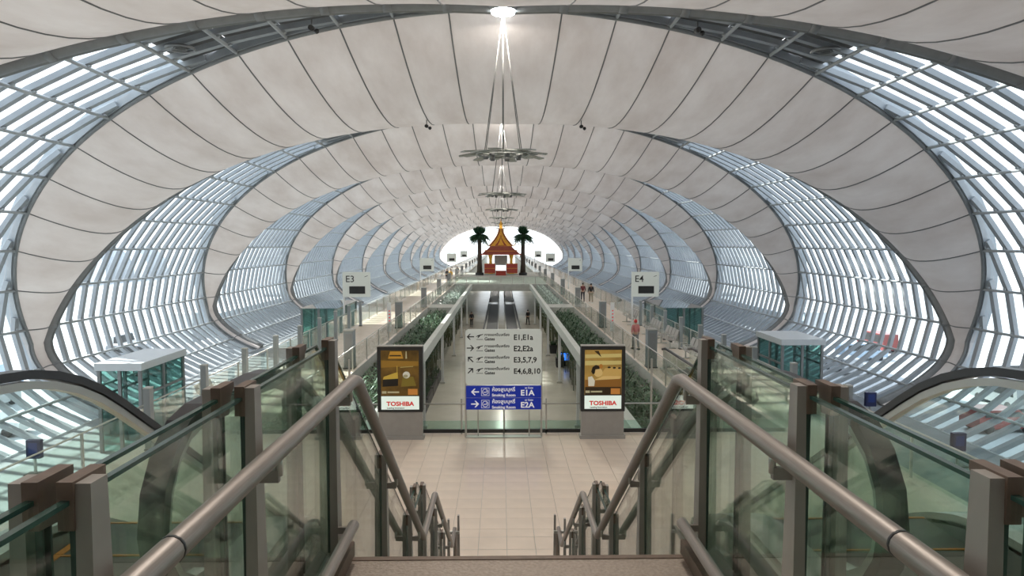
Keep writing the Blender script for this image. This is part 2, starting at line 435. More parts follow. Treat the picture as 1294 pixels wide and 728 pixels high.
for x0, x1, y0, y1 in ((-WO+.02, 0.1-11*T, -6, Y0), (0.1+11*T, WO-.02, -6, Y0), (0.1-11*T, 0.1+11*T, -6, Y0-13*T)):
    x = x0
    while x < x1-0.05:
        y = y0
        while y < y1-0.05:
            rest.add([(x+.004, y+.004, 0), (min(x+T, x1)-.004, y+.004, 0), (min(x+T, x1)-.004, min(y+T, y1)-.004, 0), (x+.004, min(y+T, y1)-.004, 0)], [(0,1,2,3)])
            y += T
        x += T
tag(rest.build('tile', 'floor', nf), kind='stuff')
for s in (-1, 1):
    w = floor_piece(min(s*WI, s*WO), max(s*WI, s*WO), Y0, YEND, -0.012)
    mb = MB(); y = Y0
    while y < YEND-1:
        L = 1.2 if y < 70 else 6.0
        x = WI
        while x < WO-0.1:
            x2 = min(x+1.2, WO); a, b = sorted((s*x, s*x2))
            mb.add([(a+.006, y+.006, 0), (b-.006, y+.006, 0), (b-.006, y+L-.006, 0), (a+.006, y+L-.006, 0)], [(0,1,2,3)]); x += 1.2
        y += L
    tag(mb.build('tile', 'floor', w), kind='stuff')
# bridge slab, pavilion deck
floor_piece(-WI, WI, BY0, BY1, 0.0, 0.9, 'slab')
# edge beams of the light wells, cross beam and wells
for s in (-1, 1):
    a, b = sorted((s*3.75, s*4.05))
    o = MB().box(a, b, Y0, BY0, -0.55, 0.0).build('trim_%d' % (1 if s < 0 else 2), 'wall'); o['kind'] = 'structure'
    a, b = sorted((s*4.05, s*WI))
    floor_piece(a, b, 56.5, 59.5, 0.0, 0.5, 'slab')
    # lower walls under the walkways
    o = MB().box(min(s*6.3, s*6.5), max(s*6.3, s*6.5), -6, YEND, -4.6, -0.46).build('wall_left' if s < 0 else 'wall_right', 'wall'); o['kind'] = 'structure'
for x0, x1 in ((-23.0, -6.55), (6.55, 23.4)):
    floor_piece(x0, x1, -8.5, YEND-0.5, -4.6, 0.3, 'carpet')
# wall below the near rim, seen from the void
MB().box(-6.2, 6.2, Y0-3.2, Y0-3.0, -4, -0.46).build('wall_near', 'wall')['kind'] = 'structure'
# slender columns that carry the beams
n = 0
for s in (-1, 1):
    y = 23.0; q = 0
    while y < 88:
        c = empty('column', (s*3.9, y, -4.0), label='slim white column under the %s void beam, %s to the stairs' % ('left' if s < 0 else 'right', ORD[q]), cat='column', group='columns under the void beams')
        MB().box(-0.08, 0.08, -0.08, 0.08, 0, 3.44).build('shaft', 'white_metal', c)
        MB().box(-0.17, 0.17, -0.17, 0.17, 0, 0.12).build('base', 'alu', c)
        y += 11.0; q += 1

# ================================================================== RAILINGS OF THE WALKWAYS
def railing(name, x, y0, y1, step, h, gm, label, y_parts=75, z=0.0, pw=0.05, cat='railing'):
    r = empty(name, (x, y0, z), label=label, cat=cat)
    far_p = MB(); far_g = MB(); y = 0.0; Ltot = y1-y0; post = None; pane = None
    MB().tube([(0, 0, h), (0, Ltot, h)], 0.02, 6).build('handrail', 'alu', r)
    while y < Ltot-0.1:
        L = min(step, Ltot-y)
        if y0+y < y_parts:
            if post is None: post = MB().box(-0.025, 0.025, -pw/2, pw/2, 0, h).build('post', 'alu', r)
            else: o = D.objects.new('post', post.data); C.objects.link(o); o.parent = r; o.location = (0, y, 0)
            if abs(L-step) < 1e-3:
                if pane is None: pane = MB().box(-0.006, 0.006, 0.05, step-0.05, 0.08, h-0.07).build('glass_pane', gm, r)
                else: o = D.objects.new('glass_pane', pane.data); C.objects.link(o); o.parent = r; o.location = (0, y, 0)
            else: MB().box(-0.006, 0.006, y+0.05, y+L-0.05, 0.08, h-0.07).build('glass_pane', gm, r)
        else:
            far_p.box(-0.025, 0.025, y-pw/2, y+pw/2, 0, h); far_g.box(-0.006, 0.006, y+0.05, y+L-0.05, 0.08, h-0.07)
        y += step
    if far_p.f:
        tag(far_p.build('post', 'alu', r), kind='stuff'); tag(far_g.build('glass_pane', gm, r), kind='stuff')
    return r
for s, sd in ((-1, 'left'), (1, 'right')):
    railing('railing', s*9.3, 9.0, YEND-2, 3.0, 1.1, 'rail_glass', 'long glass railing with grey posts along the outer edge of the %s walkway' % sd)
    railing('railing', s*6.15, Y0+0.2, YEND-2, 3.0, 1.0, 'clear_glass', 'glass railing between the %s walkway and the planted light well' % sd)

# ------------------------------------------------ glass screen at the rim of the near floor
gs = empty('glass_barrier', (0, Y0-0.12, 0), label='wide clear glass barrier along the rim of the lower floor opening behind the signs', cat='glass barrier')
for x in (-6.0, -4.2, -2.25, -1.1, 0.08, 1.26, 2.4, 4.2, 6.1):
    MB().box(x-0.022, x+0.022, -0.03, 0.03, 0, 2.1 if abs(x) > 1.5 else 1.0).build('post', 'alu', gs)
xs = [-6.0, -4.2, -2.25, -1.1, 0.08, 1.26, 2.4, 4.2, 6.1]
for a, b in zip(xs[:-1], xs[1:]):
    h = 2.05 if abs((a+b)/2) > 1.5 else 2.05
    MB().box(a+0.03, b-0.03, -0.008, 0.008, 0.14, h).build('glass_pane', 'clear_glass', gs)
MB().tube([(-6.0, -0.06, 0.86), (6.1, -0.06, 0.86)], 0.022, 6).build('handrail', 'alu', gs)
MB().box(-6.0, 6.1, -0.03, 0.03, 0.03, 0.13).build('kick_rail', 'dark', gs)
MB().box(-6.0, 6.1, 0.02, 0.05, 0.13, 0.36).build('kick_panel', 'teal_glass', gs)

# ================================================================== GREY PILLARS ALONG THE WALKWAYS
ys = [28.9 + 14.0*i for i in range(15)]
for s, sd in ((-1, 'left'), (1, 'right')):
    proto = None
    for i, y in enumerate(ys):
        lab = 'grey box pillar on the %s walkway, %s to the stairs' % (sd, ORD[i])
        if proto is None:
            proto = empty('vent_pillar', (s*6.45, y, 0), label=lab, cat='pillar', group='pillars along the %s walkway' % sd)
            MB().box(-0.2, 0.2, -0.25, 0.25, 0.05, 1.62).build('body', simple('pillar_grey', (0.24, 0.265, 0.27), 0.5), proto)
            MB().box(-0.23, 0.23, -0.28, 0.28, 0, 0.05).build('base', 'dark', proto)
            MB().box(-0.21, 0.21, -0.26, 0.26, 1.62, 1.66).build('cap', 'alu', proto)
            MB().box(-0.14, 0.14, -0.262, -0.252, 0.15, 1.5).build('grille', 'steel', proto)
        else: dup(proto, (s*6.45, y, 0), label=lab)
    bp = None
    for i in range(9):
        lab = 'narrow grey post by the outer railing of the %s walkway, %s to the stairs' % (sd, ORD[i])
        if bp is None:
            bp = empty('air_post', (s*9.05, 17.4, 0), label=lab, cat='post', group='narrow grey posts by the outer railings')
            MB().box(-0.08, 0.08, -0.10, 0.10, 0.04, 1.6).build('body', 'pillar_grey' , bp)
            MB().box(-0.10, 0.10, -0.12, 0.12, 0, 0.04).build('base', 'dark', bp); MB().box(-0.085, 0.085, -0.105, 0.105, 1.6, 1.63).build('cap', 'alu', bp)
        else: dup(bp, (s*9.05, 17.4+3.3*i, 0), label=lab)
    # thin white panel with red marks
    pn = empty('information_panel', (s*6.75, 41.0, 0), label='thin white upright panel with red marks beside the second pillar of the %s walkway' % sd, cat='sign')
    MB().box(-0.11, 0.11, -0.04, 0.04, 0, 1.75).build('panel', 'white_metal', pn)
    for q in range(4): MB().lathe(0, 0, [(0.045, -0.003), (0.045, 0.003)], 10).build('red_mark', 'redink', pn)
    for q, o in enumerate([c for c in pn.children if c.name.startswith('red_mark')]): o.rotation_euler = (PI/2, 0, 0); o.location = (0.02, -0.045, 1.25-0.2*q)

# ================================================================== PLANTS IN THE LIGHT WELLS
def bush(h, rx, ry, nleaf, seed, m):
    rnd = random.Random(seed); root = empty('bamboo_plant')
    st = MB(); lf = MB()
    for i in range(7):
        x, y = rnd.uniform(-rx, rx)*0.8, rnd.uniform(-ry, ry)*0.8; hh = h*rnd.uniform(0.75, 1.0)
        st.tube([(x, y, 0), (x+rnd.uniform(-.15, .15), y+rnd.uniform(-.15, .15), hh)], [0.03, 0.012], 4)
    for i in range(nleaf):
        x, y = rnd.uniform(-rx, rx), rnd.uniform(-ry, ry); z = h*(0.35+0.65*math.sqrt(rnd.random()))*rnd.uniform(0.85, 1.0)
        a = rnd.uniform(0, 2*PI); L = rnd.uniform(0.3, 0.6); w = rnd.uniform(0.025, 0.05); up = rnd.uniform(0.2, 1.2)
        d = Vector((math.cos(a), math.sin(a), up)).normalized()*L; p = Vector((x, y, z)); sd = Vector((-math.sin(a), math.cos(a), 0))*w
        lf.add([p-sd*0.3, p+d*0.5-sd, p+d+Vector((0, 0, -L*0.25)), p+d*0.5+sd, p+sd*0.3], [(0,1,3,4), (1,2,3)])
    st.build('stem', 'stem', root); tag(lf.build('foliage', m, root), kind='stuff'); return root
for s, sd in ((-1, 'left'), (1, 'right')):
    protos = None
    n = 0
    for i in range(18):
        y = Y0 + 1.6 + i*2.0
        if y > 56: break
        lab = 'tall green bamboo clump in the %s light well, %s to the glass barrier' % (sd, ORD[i]) if i < 16 else 'tall green bamboo clump in the %s light well, %s before the cross beam' % (sd, ['second last','last'][i-16])
        if protos is None:
            protos = [bush(4.0, 0.62, 0.85, 800, 11+q+int(s), 'leaf') for q in range(3)]
            for b in protos: tag(b, lab, 'plant', 'bamboo clumps in the %s light well' % sd)
        loc = (s*(5.08), y, -4)
        if i < 3: o = protos[i]; o.location = loc; o['label'] = lab
        else: dup(protos[i % 3], loc, rz=PI*(i % 2), label=lab)
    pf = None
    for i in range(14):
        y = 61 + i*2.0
        lab = 'glossy leafed plant with painted pale sheen in the far %s light well, %s beyond the cross beam' % (sd, ORD[i].replace('nearest', 'clump').replace('second clump','second clump'))
        if i == 0: lab = 'glossy leafed plant with painted pale sheen in the far %s light well, first clump beyond the cross beam' % sd
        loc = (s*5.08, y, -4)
        if pf is None: pf = bush(4.0, 0.62, 0.85, 600, 31+int(s), 'leaf_far'); tag(pf, lab, 'plant', 'plants with painted sheen in the far %s light well' % sd); pf.location = loc
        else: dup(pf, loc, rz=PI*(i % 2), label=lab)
    # black planters with small plants on the lower floor
    for i, y in enumerate([33.5, 36.5, 39.5, 42.5, 45.5] if s < 0 else [51.0, 57.5]):
        pl = empty('planter', (s*4.44, y, -4), label='black floor planter by the %s wall of the lower floor, %s to the stairs' % (sd, ORD[i]), cat='planter', group='black planters on the lower floor')
        if s < 0: MB().box(-0.32, 0.32, -1.4, 1.4, 0, 0.55).build('trough', 'soil', pl)
        else: MB().prism([(-0.26, 0), (0.26, 0), (0.33, 0.7), (-0.33, 0.7)], 'y', -0.35, 0.35).build('trough', 'soil', pl)
        rnd = random.Random(i); lf = MB(); L0 = 1.2 if s < 0 else 0.25
        for q in range(90):
            p = Vector((rnd.uniform(-.2, .2), rnd.uniform(-L0, L0), 0.5 if s < 0 else 0.65)); a = rnd.uniform(0, 2*PI); l = rnd.uniform(0.25, 0.6)
            d = Vector((math.cos(a)*.6, math.sin(a)*.6, 1.1)).normalized()*l; w = Vector((-math.sin(a), math.cos(a), 0))*0.03
            lf.add([p-w, p+w, p+d], [(0,1,2)])
        tag(lf.build('leaves', 'leaf', pl), kind='stuff')

# ================================================================== LOWER FLOOR: MOVING WALKWAYS, KIOSK
def moving_walk(label, x, y, L):
    r = empty('moving_walkway', (x, y, -4), label=label, cat='moving walkway')
    MB().box(-0.55, 0.55, 0, L, 0.0, 0.05).build('belt', 'dark', r)
    for s in (-1, 1):
        MB().box(s*0.66-0.09, s*0.66+0.09, -0.3, L+0.3, 0, 0.12).build('skirt', 'alu', r)
        MB().box(s*0.66-0.008, s*0.66+0.008, 0.1, L-0.1, 0.12, 0.95).build('balustrade_glass', 'rail_glass', r)
        MB().tube([(s*0.66, 0.3, 0.3), (s*0.66, -0.1, 0.55), (s*0.66, 0.1, 0.92), (s*0.66, 0.5, 1.0), (s*0.66, L-0.5, 1.0), (s*0.66, L-0.1, 0.92), (s*0.66, L+0.1, 0.55)], 0.05, 6).build('handrail', 'black', r)
    MB().box(-0.57, 0.57, -0.9, 0, 0, 0.055).build('comb_plate', 'alu', r)
for x, sd in ((-1.05, 'left'), (1.25, 'right')):
    moving_walk('%s moving walkway on the lower floor, near stretch with dark belt' % sd, x, 66, 38)
    moving_walk('%s moving walkway on the lower floor, far stretch under the bridge' % sd, x, 110, 60)
k = empty('display_kiosk', (4.9, 51.5, -4), label='low black kiosk with bright blue screen on the lower floor at right', cat='kiosk')
MB().box(-0.4, 0.4, -0.25, 0.25, 0, 0.35).build('base', 'dark', k)
MB().box(-0.48, 0.48, -0.12, 0.12, 0.35, 1.05).build('casing', 'dark', k)
MB().box(-0.42, 0.42, -0.14, -0.122, 0.42, 0.98).build('screen', 'screen_blue', k)
for q in (-0.12, 0.12): MB().box(q-0.04, q+0.04, -0.146, -0.141, 0.55, 0.85).build('glyph', 'white', k)
# simple white service cabinets along the lower walls
for i, (x, y) in enumerate([(-5.0, 60), (-5.0, 72), (5.2, 63), (5.2, 76)]):
    MBo = None

# ================================================================== SIGN BOARD
sg = empty('sign_board', (0.07, Y0-0.45, 0), label='freestanding grey and blue gate direction board facing the stairs', cat='sign')
Wd = 1.035
for s in (-1, 1): MB().box(s*Wd-0.025, s*Wd+0.025, -0.03, 0.03, 0, 2.98).build('post', 'alu', sg)
def rrect(x0, x1, z0, z1, r, n=5):
    p = []
    for cx, cz, a0 in ((x1-r, z1-r, 0), (x0+r, z1-r, PI/2), (x0+r, z0+r, PI), (x1-r, z0+r, 1.5*PI)):
        for i in range(n+1): a = a0+PI/2*i/n; p.append((cx+r*math.cos(a), cz+r*math.sin(a)))
    return p
MB().prism(rrect(-Wd, Wd, 1.455, 2.98, 0.09), 'y', -0.045, 0.02).build('upper_panel', 'board', sg)
for z0, z1 in ((0.775, 1.09), (1.105, 1.43)): MB().box(-Wd+.01, Wd-.01, -0.045, 0.02, z0, z1).build('blue_panel', 'blue', sg)
MB().box(-Wd+.03, Wd-.03, -0.012, 0.0, 0.12, 0.77).build('lower_glass', 'clear_glass', sg)
for s in (-0.7, 0.7): MB().box(s-0.015, s+0.015, -0.02, 0.01, 0.02, 0.775).build('stiffener', 'alu', sg)
MB().box(-Wd, Wd, -0.12, 0.12, 0, 0.03).build('foot', 'alu', sg)
FR = -0.047
def arrow(cx, cz, L, ang, m, w=0.028):
    """arrow in the x-z plane, ang in degrees (0 = right)"""
    mb = MB(); a = math.radians(ang); ca, sa = math.cos(a), math.sin(a)
    def tr(p): return (cx+p[0]*ca-p[1]*sa, cz+p[0]*sa+p[1]*ca)
    h = L/2
    mb.prism([tr(p) for p in ((-h, -w/2), (h-w*0.6, -w/2), (h-w*0.6, w/2), (-h, w/2))], 'y', FR-0.003, FR+0.001)
    for s in (-1, 1):
        mb.prism([tr(p) for p in ((h, 0), (h-L*0.42, s*L*0.42), (h-L*0.42-w*0.9, s*L*0.42-s*w*0.1), (h-w*1.6, 0))], 'y', FR-0.004, FR+0.001)
    return mb.build('arrow', m, sg)
rows = [(2.78, 180, 'E1,E1a'), (2.47, 0, 'E2,E2a'), (2.16, 135, 'E3,5,7,9'), (1.85, 45, 'E4,6,8,10')]
for i, (z, a, t) in enumerate(rows):
    arrow(-0.90, z, 0.2, a, 'ink')
    mb = MB()   # aeroplane pictogram over a bar
    sl = 0.35
    mb.prism([(-0.755, z+0.0), (-0.735, z+0.0), (-0.56, z+0.055), (-0.555, z+0.075), (-0.70, z+0.04)], 'y', FR-0.003, FR)
    mb.prism([(-0.68, z+0.02), (-0.62, z+0.04), (-0.68, z-0.03), (-0.71, z-0.035)], 'y', FR-0.003, FR)
    mb.prism([(-0.74, z-0.08), (-0.56, z-0.08), (-0.56, z-0.068), (-0.74, z-0.068)], 'y', FR-0.003, FR)
    mb.build('aircraft_symbol', 'ink', sg)
    bez_text('ทางออกขึ้นเครื่อง', 0.098, 'ink', sg, (-0.52, FR, z+0.02), sx=1.0, off=0.002)
    bez_text('Gates', 0.12, 'ink', sg, (-0.52, FR, z-0.10), off=0.003)
    bez_text(t, 0.205, 'ink', sg, (0.27, FR, z-0.085), off=0.005, sx=0.98)
for z, a, t in ((1.265, 180, 'E1A'), (0.93, 0, 'E2A')):
    arrow(-0.78, z, 0.22, a, 'white', 0.034)
    mb = MB()
    for x0, x1, z0, z1 in ((-.11,.11,.10,.11), (-.11,.11,-.11,-.10), (-.11,-.10,-.11,.11), (.10,.11,-.11,.11)): mb.box(-0.50+x0, -0.50+x1, FR-0.003, FR, z+z0, z+z1)
    for i in range(16):
        a0, a1 = 2*PI*i/16, 2*PI*(i+1)/16
        mb.prism([(-0.50+.085*math.cos(a0), z+.085*math.sin(a0)), (-0.50+.085*math.cos(a1), z+.085*math.sin(a1)), (-0.50+.07*math.cos(a1), z+.07*math.sin(a1)), (-0.50+.07*math.cos(a0), z+.07*math.sin(a0))], 'y', FR-0.003, FR)
    mb.prism([(-0.55, z-0.02), (-0.46, z-0.02), (-0.46, z), (-0.55, z)], 'y', FR-0.003, FR)
    mb.prism([(-0.46, z+0.0), (-0.445, z+0.0), (-0.47, z+0.045), (-0.485, z+0.045)], 'y', FR-0.003, FR)
    mb.build('smoking_symbol', 'white', sg)
    bez_text('ห้องสูบบุหรี่', 0.14, 'white', sg, (-0.32, FR, z+0.02), off=0.003)
    bez_text('Smoking Room', 0.105, 'white', sg, (-0.32, FR, z-0.125), off=0.003)
    bez_text('at Gate', 0.075, 'white', sg, (0.58, FR, z+0.085), off=0.001)
    bez_text(t, 0.215, 'white', sg, (0.46, FR, z-0.10), off=0.006, sx=1.05)

# ================================================================== ADVERTISING TOTEMS
def totem(x0, x1, label, art):
    cx = (x0+x1)/2; w = (x1-x0)/2
    r = empty('advertising_totem', (cx, Y0-0.55, 0), label=label, cat='advertising stand', group=None)
    MB().box(-w+.02, w-.02, -0.10, 0.10, 0.09, 0.80).build('pedestal', 'totem', r)
    MB().box(-w-.02, w+.02, -0.14, 0.14, 0.0, 0.09).build('foot', 'totem', r)
    MB().prism(rrect(-w, w, 0.76, 2.54, 0.02), 'y', -0.13, 0.10).build('frame', 'dark', r)
    MB().box(-w, w, -0.135, 0.105, 2.54, 2.56).build('top_trim', 'alu', r)
    wi = w-0.10; Yf = -0.132
    bg_ = MB().box(-wi, wi, Yf-0.004, Yf, 1.21, 2.44).build('poster', art[0], r)
    Yp = Yf-0.006
    for nm, m, poly in art[1]:
        MB().prism([(p[0]*wi, 1.21+p[1]*1.23) for p in poly], 'y', Yp-0.002, Yf-0.0035).build(nm, m, bg_); Yp -= 0.0006
    wp = MB().box(-wi, wi, Yf-0.004, Yf, 0.83, 1.195).build('caption_panel', 'screen_white', r)
    t = bez_text('TOSHIBA', 0.16, 'redink', wp, (0, Yf-0.006, 0.935), align='CENTER', off=0.006, sx=1.12)
    t2 = bez_text('Leading Innovation', 0.062, 'ink', wp, (-wi*0.7, Yf-0.006, 0.855), off=0.001)
    return r
def em(name, c, e=0.15): 
    c = tuple(q*0.8 for q in c)
    return simple(name, c, 0.4, emit=c, estr=e)
def ell(cx, cy, rx, ry, n=14, a0=0): return [(cx+rx*math.cos(a0+2*PI*i/n), cy+ry*math.sin(a0+2*PI*i/n)) for i in range(n)]
A1 = (simple('poster_brown', (0.10, 0.055, 0.008), 0.4, noise=0.7, scale=3, emit=(0.10, 0.05, 0.005), estr=0.2),
 [('warm_band', em('poster_ochre', (0.32, 0.17, 0.02)), [(-0.98, 0.62), (0.98, 0.66), (0.98, 0.76), (-0.98, 0.78)]),
  ('basket', em('poster_amber', (0.55, 0.28, 0.03)), [(-0.62, 0.82), (0.18, 0.82), (0.08, 0.98), (-0.5, 0.98)]),
  ('basket_shadow', em('poster_dark', (0.03, 0.015, 0.004), 0.2), [(-0.55, 0.87), (0.1, 0.87), (0.05, 0.9), (-0.52, 0.9)]),
  ('bottle', em('poster_cream', (0.55, 0.5, 0.3)), [(0.3, 0.82), (0.38, 0.82), (0.36, 0.98), (0.32, 0.98)]),
  ('club_head', em('poster_gold', (0.62, 0.42, 0.06)), [(-0.9, 0.36), (-0.1, 0.38), (-0.12, 0.52), (-0.3, 0.5), (-0.85, 0.42)]),
  ('club_sole', em('poster_black', (0.012, 0.009, 0.006), 0.1), [(-0.92, 0.2), (-0.1, 0.22), (-0.1, 0.38), (-0.9, 0.36)]),
  ('club_shaft', em('poster_gold', (0.6, 0.42, 0.08)), [(-0.16, 0.45), (-0.13, 0.45), (-0.13, 0.66), (-0.16, 0.66)]),
  ('tee_glow', em('poster_olive', (0.22, 0.16, 0.02)), [(0.05, 0.2), (0.85, 0.22), (0.7, 0.42), (0.15, 0.42)]),
  ('golf_ball', em('poster_ball', (0.75, 0.72, 0.6)), ell(0.34, 0.46, 0.19, 0.075)),
  ('ball_shade', em('poster_ballshade', (0.4, 0.36, 0.2)), ell(0.30, 0.435, 0.12, 0.035)),
  ('script_line', em('poster_script', (0.45, 0.36, 0.12)), [(0.02, 0.62), (0.7, 0.64), (0.7, 0.655), (0.02, 0.635)]),
  ('caption', em('poster_cream', (0.55, 0.5, 0.3)), [(-0.95, 0.05), (-0.72, 0.05), (-0.72, 0.1), (-0.95, 0.1)]),
  ('caption', em('poster_cream', (0.55, 0.5, 0.3)), [(-0.66, 0.06), (-0.05, 0.06), (-0.05, 0.095), (-0.66, 0.095)]),
  ('orange_stamp', em('poster_orange', (0.65, 0.26, 0.05)), [(0.42, 0.02), (0.92, 0.02), (0.92, 0.15), (0.42, 0.15)])])
A2 = (simple('poster_sand', (0.34, 0.21, 0.05), 0.4, noise=0.4, scale=2, emit=(0.42, 0.25, 0.05), estr=0.15),
 [('light_band', em('poster_straw', (0.68, 0.55, 0.2)), [(-0.98, 0.66), (0.98, 0.68), (0.98, 0.76), (-0.98, 0.76)]),
  ('light_band', em('poster_straw', (0.68, 0.55, 0.2)), [(-0.98, 0.82), (0.98, 0.84), (0.98, 0.92), (-0.98, 0.9)]),
  ('palm_shadow', em('poster_dark', (0.03, 0.015, 0.004), 0.2), [(-0.5, 0.98), (-0.1, 0.84), (-0.25, 0.98)]),
  ('floor_band', em('poster_rust', (0.30, 0.13, 0.02)), [(-0.98, 0.18), (0.98, 0.18), (0.98, 0.36), (-0.98, 0.34)]),
  ('lower_band', em('poster_dark', (0.03, 0.015, 0.004), 0.2), [(-0.98, 0.0), (0.98, 0.0), (0.98, 0.18), (-0.98, 0.18)]),
  ('body', em('poster_skin', (0.66, 0.42, 0.12)), [(-0.15, 0.36), (0.98, 0.38), (0.98, 0.62), (0.55, 0.62), (0.1, 0.6), (-0.05, 0.5)]),
  ('arm', em('poster_skin2', (0.78, 0.54, 0.2)), [(-0.5, 0.33), (0.9, 0.36), (0.95, 0.42), (0.0, 0.42)]),
  ('face', em('poster_skin2', (0.78, 0.54, 0.2)), ell(-0.27, 0.5, 0.24, 0.1)),
  ('hair', em('poster_hair', (0.02, 0.012, 0.005), 0.1), [(-0.65, 0.52), (-0.58, 0.62), (-0.4, 0.67), (-0.18, 0.64), (-0.2, 0.58), (-0.42, 0.57), (-0.46, 0.48), (-0.55, 0.46)]),
  ('hair_bun', em('poster_flower', (0.5, 0.2, 0.03)), ell(-0.12, 0.64, 0.1, 0.05)),
  ('towel', em('poster_towel', (0.8, 0.75, 0.6)), [(-0.8, 0.2), (-0.48, 0.2), (-0.45, 0.32), (-0.6, 0.42), (-0.82, 0.4)]),
  ('stone', em('poster_hair', (0.02, 0.012, 0.005), 0.1), ell(0.32, 0.615, 0.09, 0.02)),
  ('stone', em('poster_hair', (0.02, 0.012, 0.005), 0.1), ell(0.60, 0.605, 0.09, 0.02)),
  ('stone', em('poster_hair', (0.02, 0.012, 0.005), 0.1), ell(0.88, 0.6, 0.09, 0.02)),
  ('caption', em('poster_cream', (0.55, 0.5, 0.3)), [(-0.95, 0.05), (-0.72, 0.05), (-0.72, 0.1), (-0.95, 0.1)]),
  ('caption', em('poster_cream', (0.55, 0.5, 0.3)), [(-0.66, 0.06), (-0.05, 0.06), (-0.05, 0.095), (-0.66, 0.095)]),
  ('orange_stamp', em('poster_orange', (0.65, 0.26, 0.05)), [(0.42, 0.02), (0.92, 0.02), (0.92, 0.15), (0.42, 0.15)])])
totem(-3.33, -2.11, 'black framed backlit totem with golf ball poster, left of the gate board', A1)
totem(2.16, 3.36, 'black framed backlit totem with reclining woman poster, right of the gate board', A2)

# ================================================================== GATE SIGNS
def gate_sign(x, y, s, txt, label):
    r = empty('gate_sign', (x, y, 0), label=label, cat='sign', group='gate signs on poles')
    MB().tube([(0, 0, 0), (0, 0, 3.6)], 0.06, 8).build('pole', 'white_metal', r)
    b = MB().prism(rrect(-0.05, 1.6, 2.1, 3.6, 0.06), 'y', -0.10, 0.04).build('panel', 'board', r)
    MB().box(0.35, 1.3, -0.115, -0.10, 2.3, 2.75).build('display', 'dark', b)
    if txt: bez_text(txt, 0.56, 'ink', b, (0.12, -0.104, 3.0), off=0.004)
    MB().prism([(1.25, 3.3), (1.45, 3.36), (1.47, 3.40), (1.3, 3.35)], 'y', -0.104, -0.10).build('aircraft_symbol', 'ink', b)
for i, y in enumerate((41.0, 80.0, 120.0, 160.0)):
    gate_sign(-9.45, y, -1, ['E3', 'E5', 'E7', 'E9'][i] if i == 0 else '', ['pale gate sign reading E3 above the left walkway', 'second pale gate sign along the left walkway', 'third small gate sign along the left walkway', 'fourth and farthest gate sign along the left walkway'][i])
    gate_sign(7.95, y, 1, ['E4', 'E6', 'E8', 'E10'][i] if i == 0 else '', ['pale gate sign reading E4 above the right walkway', 'second pale gate sign along the right walkway', 'third small gate sign along the right walkway', 'fourth and farthest gate sign along the right walkway'][i])

# ================================================================== CHANDELIERS
def chandelier(y, label, first=None):
    if first: return dup(first, (TX-0.1, y, 9.1), label=label)
    r = empty('ring_chandelier', (TX-0.1, y, 9.1), label=label, cat='chandelier', group='ring chandeliers hung from the crown')
    MB().tube([(0, 0, 0.1), (0, 0, 6.0)], 0.04, 6).build('rod', 'steel_dark', r)
    for q in range(4):
        a = PI/4+q*PI/2
        MB().tube([(math.cos(a)*1.1, math.sin(a)*1.1, 0.1), (math.cos(a)*0.05, math.sin(a)*0.05, 5.8)], 0.018, 4).build('cable', 'steel_dark', r)
    mb = MB()
    for rr in (0.5, 1.15):
        mb.tube([(rr*math.cos(2*PI*i/28), rr*math.sin(2*PI*i/28), 0.05) for i in range(29)], 0.04, 5, False)
    for q in range(8): mb.tube([(0, 0, 0.05), (math.cos(q*PI/4)*1.5, math.sin(q*PI/4)*1.5, 0.05)], 0.025, 4)
    mb.build('ring_frame', 'chand', r)
    for q in range(14):
        a = 2*PI*q/14; ca, sa = math.cos(a), math.sin(a)
        def pt(rr, w, z): return (rr*ca-w*sa, rr*sa+w*ca, z)
        tilt = 0.10
        v = [pt(0.85, -0.2, 0.18), pt(0.85, 0.2, 0.18), pt(1.9, 0.22, 0.08-tilt*(q%2)), pt(1.9, -0.22, 0.08-tilt*(q%2))]
        v += [(x, yy, z-0.04) for x, yy, z in v]
        MB().add(v, [(3,2,1,0), (4,5,6,7), (0,1,5,4), (1,2,6,5), (2,3,7,6), (3,0,4,7)]).build('reflector_plate', 'chand', r)
    for q in range(7):
        a = 2*PI*(q+.5)/7
        MB().lathe(0.75*math.cos(a), 0.75*math.sin(a), [(0.10, -0.16), (0.12, 0.0)], 8).build('spotlight', 'steel_dark', r)
    return r
c0 = None
for i in range(-1, 9):  # index below zero adds an unseen lamp overhead to brighten the near floor
    lab = 'ring chandelier of tilted metal plates on a long rod, %s to the stairs' % ORD[max(i, 0)]
    if i >= 0: c = chandelier(29.7+24*i, lab, c0); c0 = c0 or c
    lp = empty('ceiling_light', (TX-0.1, 29.5+24*i, 15.2), label='round white lamp at the crown of the vault, %s to the stairs' % ORD[i] if i >= 0 else 'round white lamp added out of view at the crown above the stair landing', cat='light', group='round lamps at the crown')
    MB().lathe(0, 0, [(0.62, -0.1), (0.70, 0.0), (0.70, 0.12)], 20).build('housing', 'steel', lp)
    MB().lathe(0, 0, [(0.50, -0.16), (0.56, -0.10)], 20).build('diffuser', 'lamp', lp)
    ld = D.lights.new('lamp_light', 'AREA'); ld.shape = 'DISK'; ld.size = 1.0; ld.energy = 320 if i < 0 else 430; ld.color = (1.0, 0.93, 0.84)
    lo = D.objects.new('lamp_light', ld); C.objects.link(lo); lo.parent = lp; lo.location = (0, 0, -0.2)

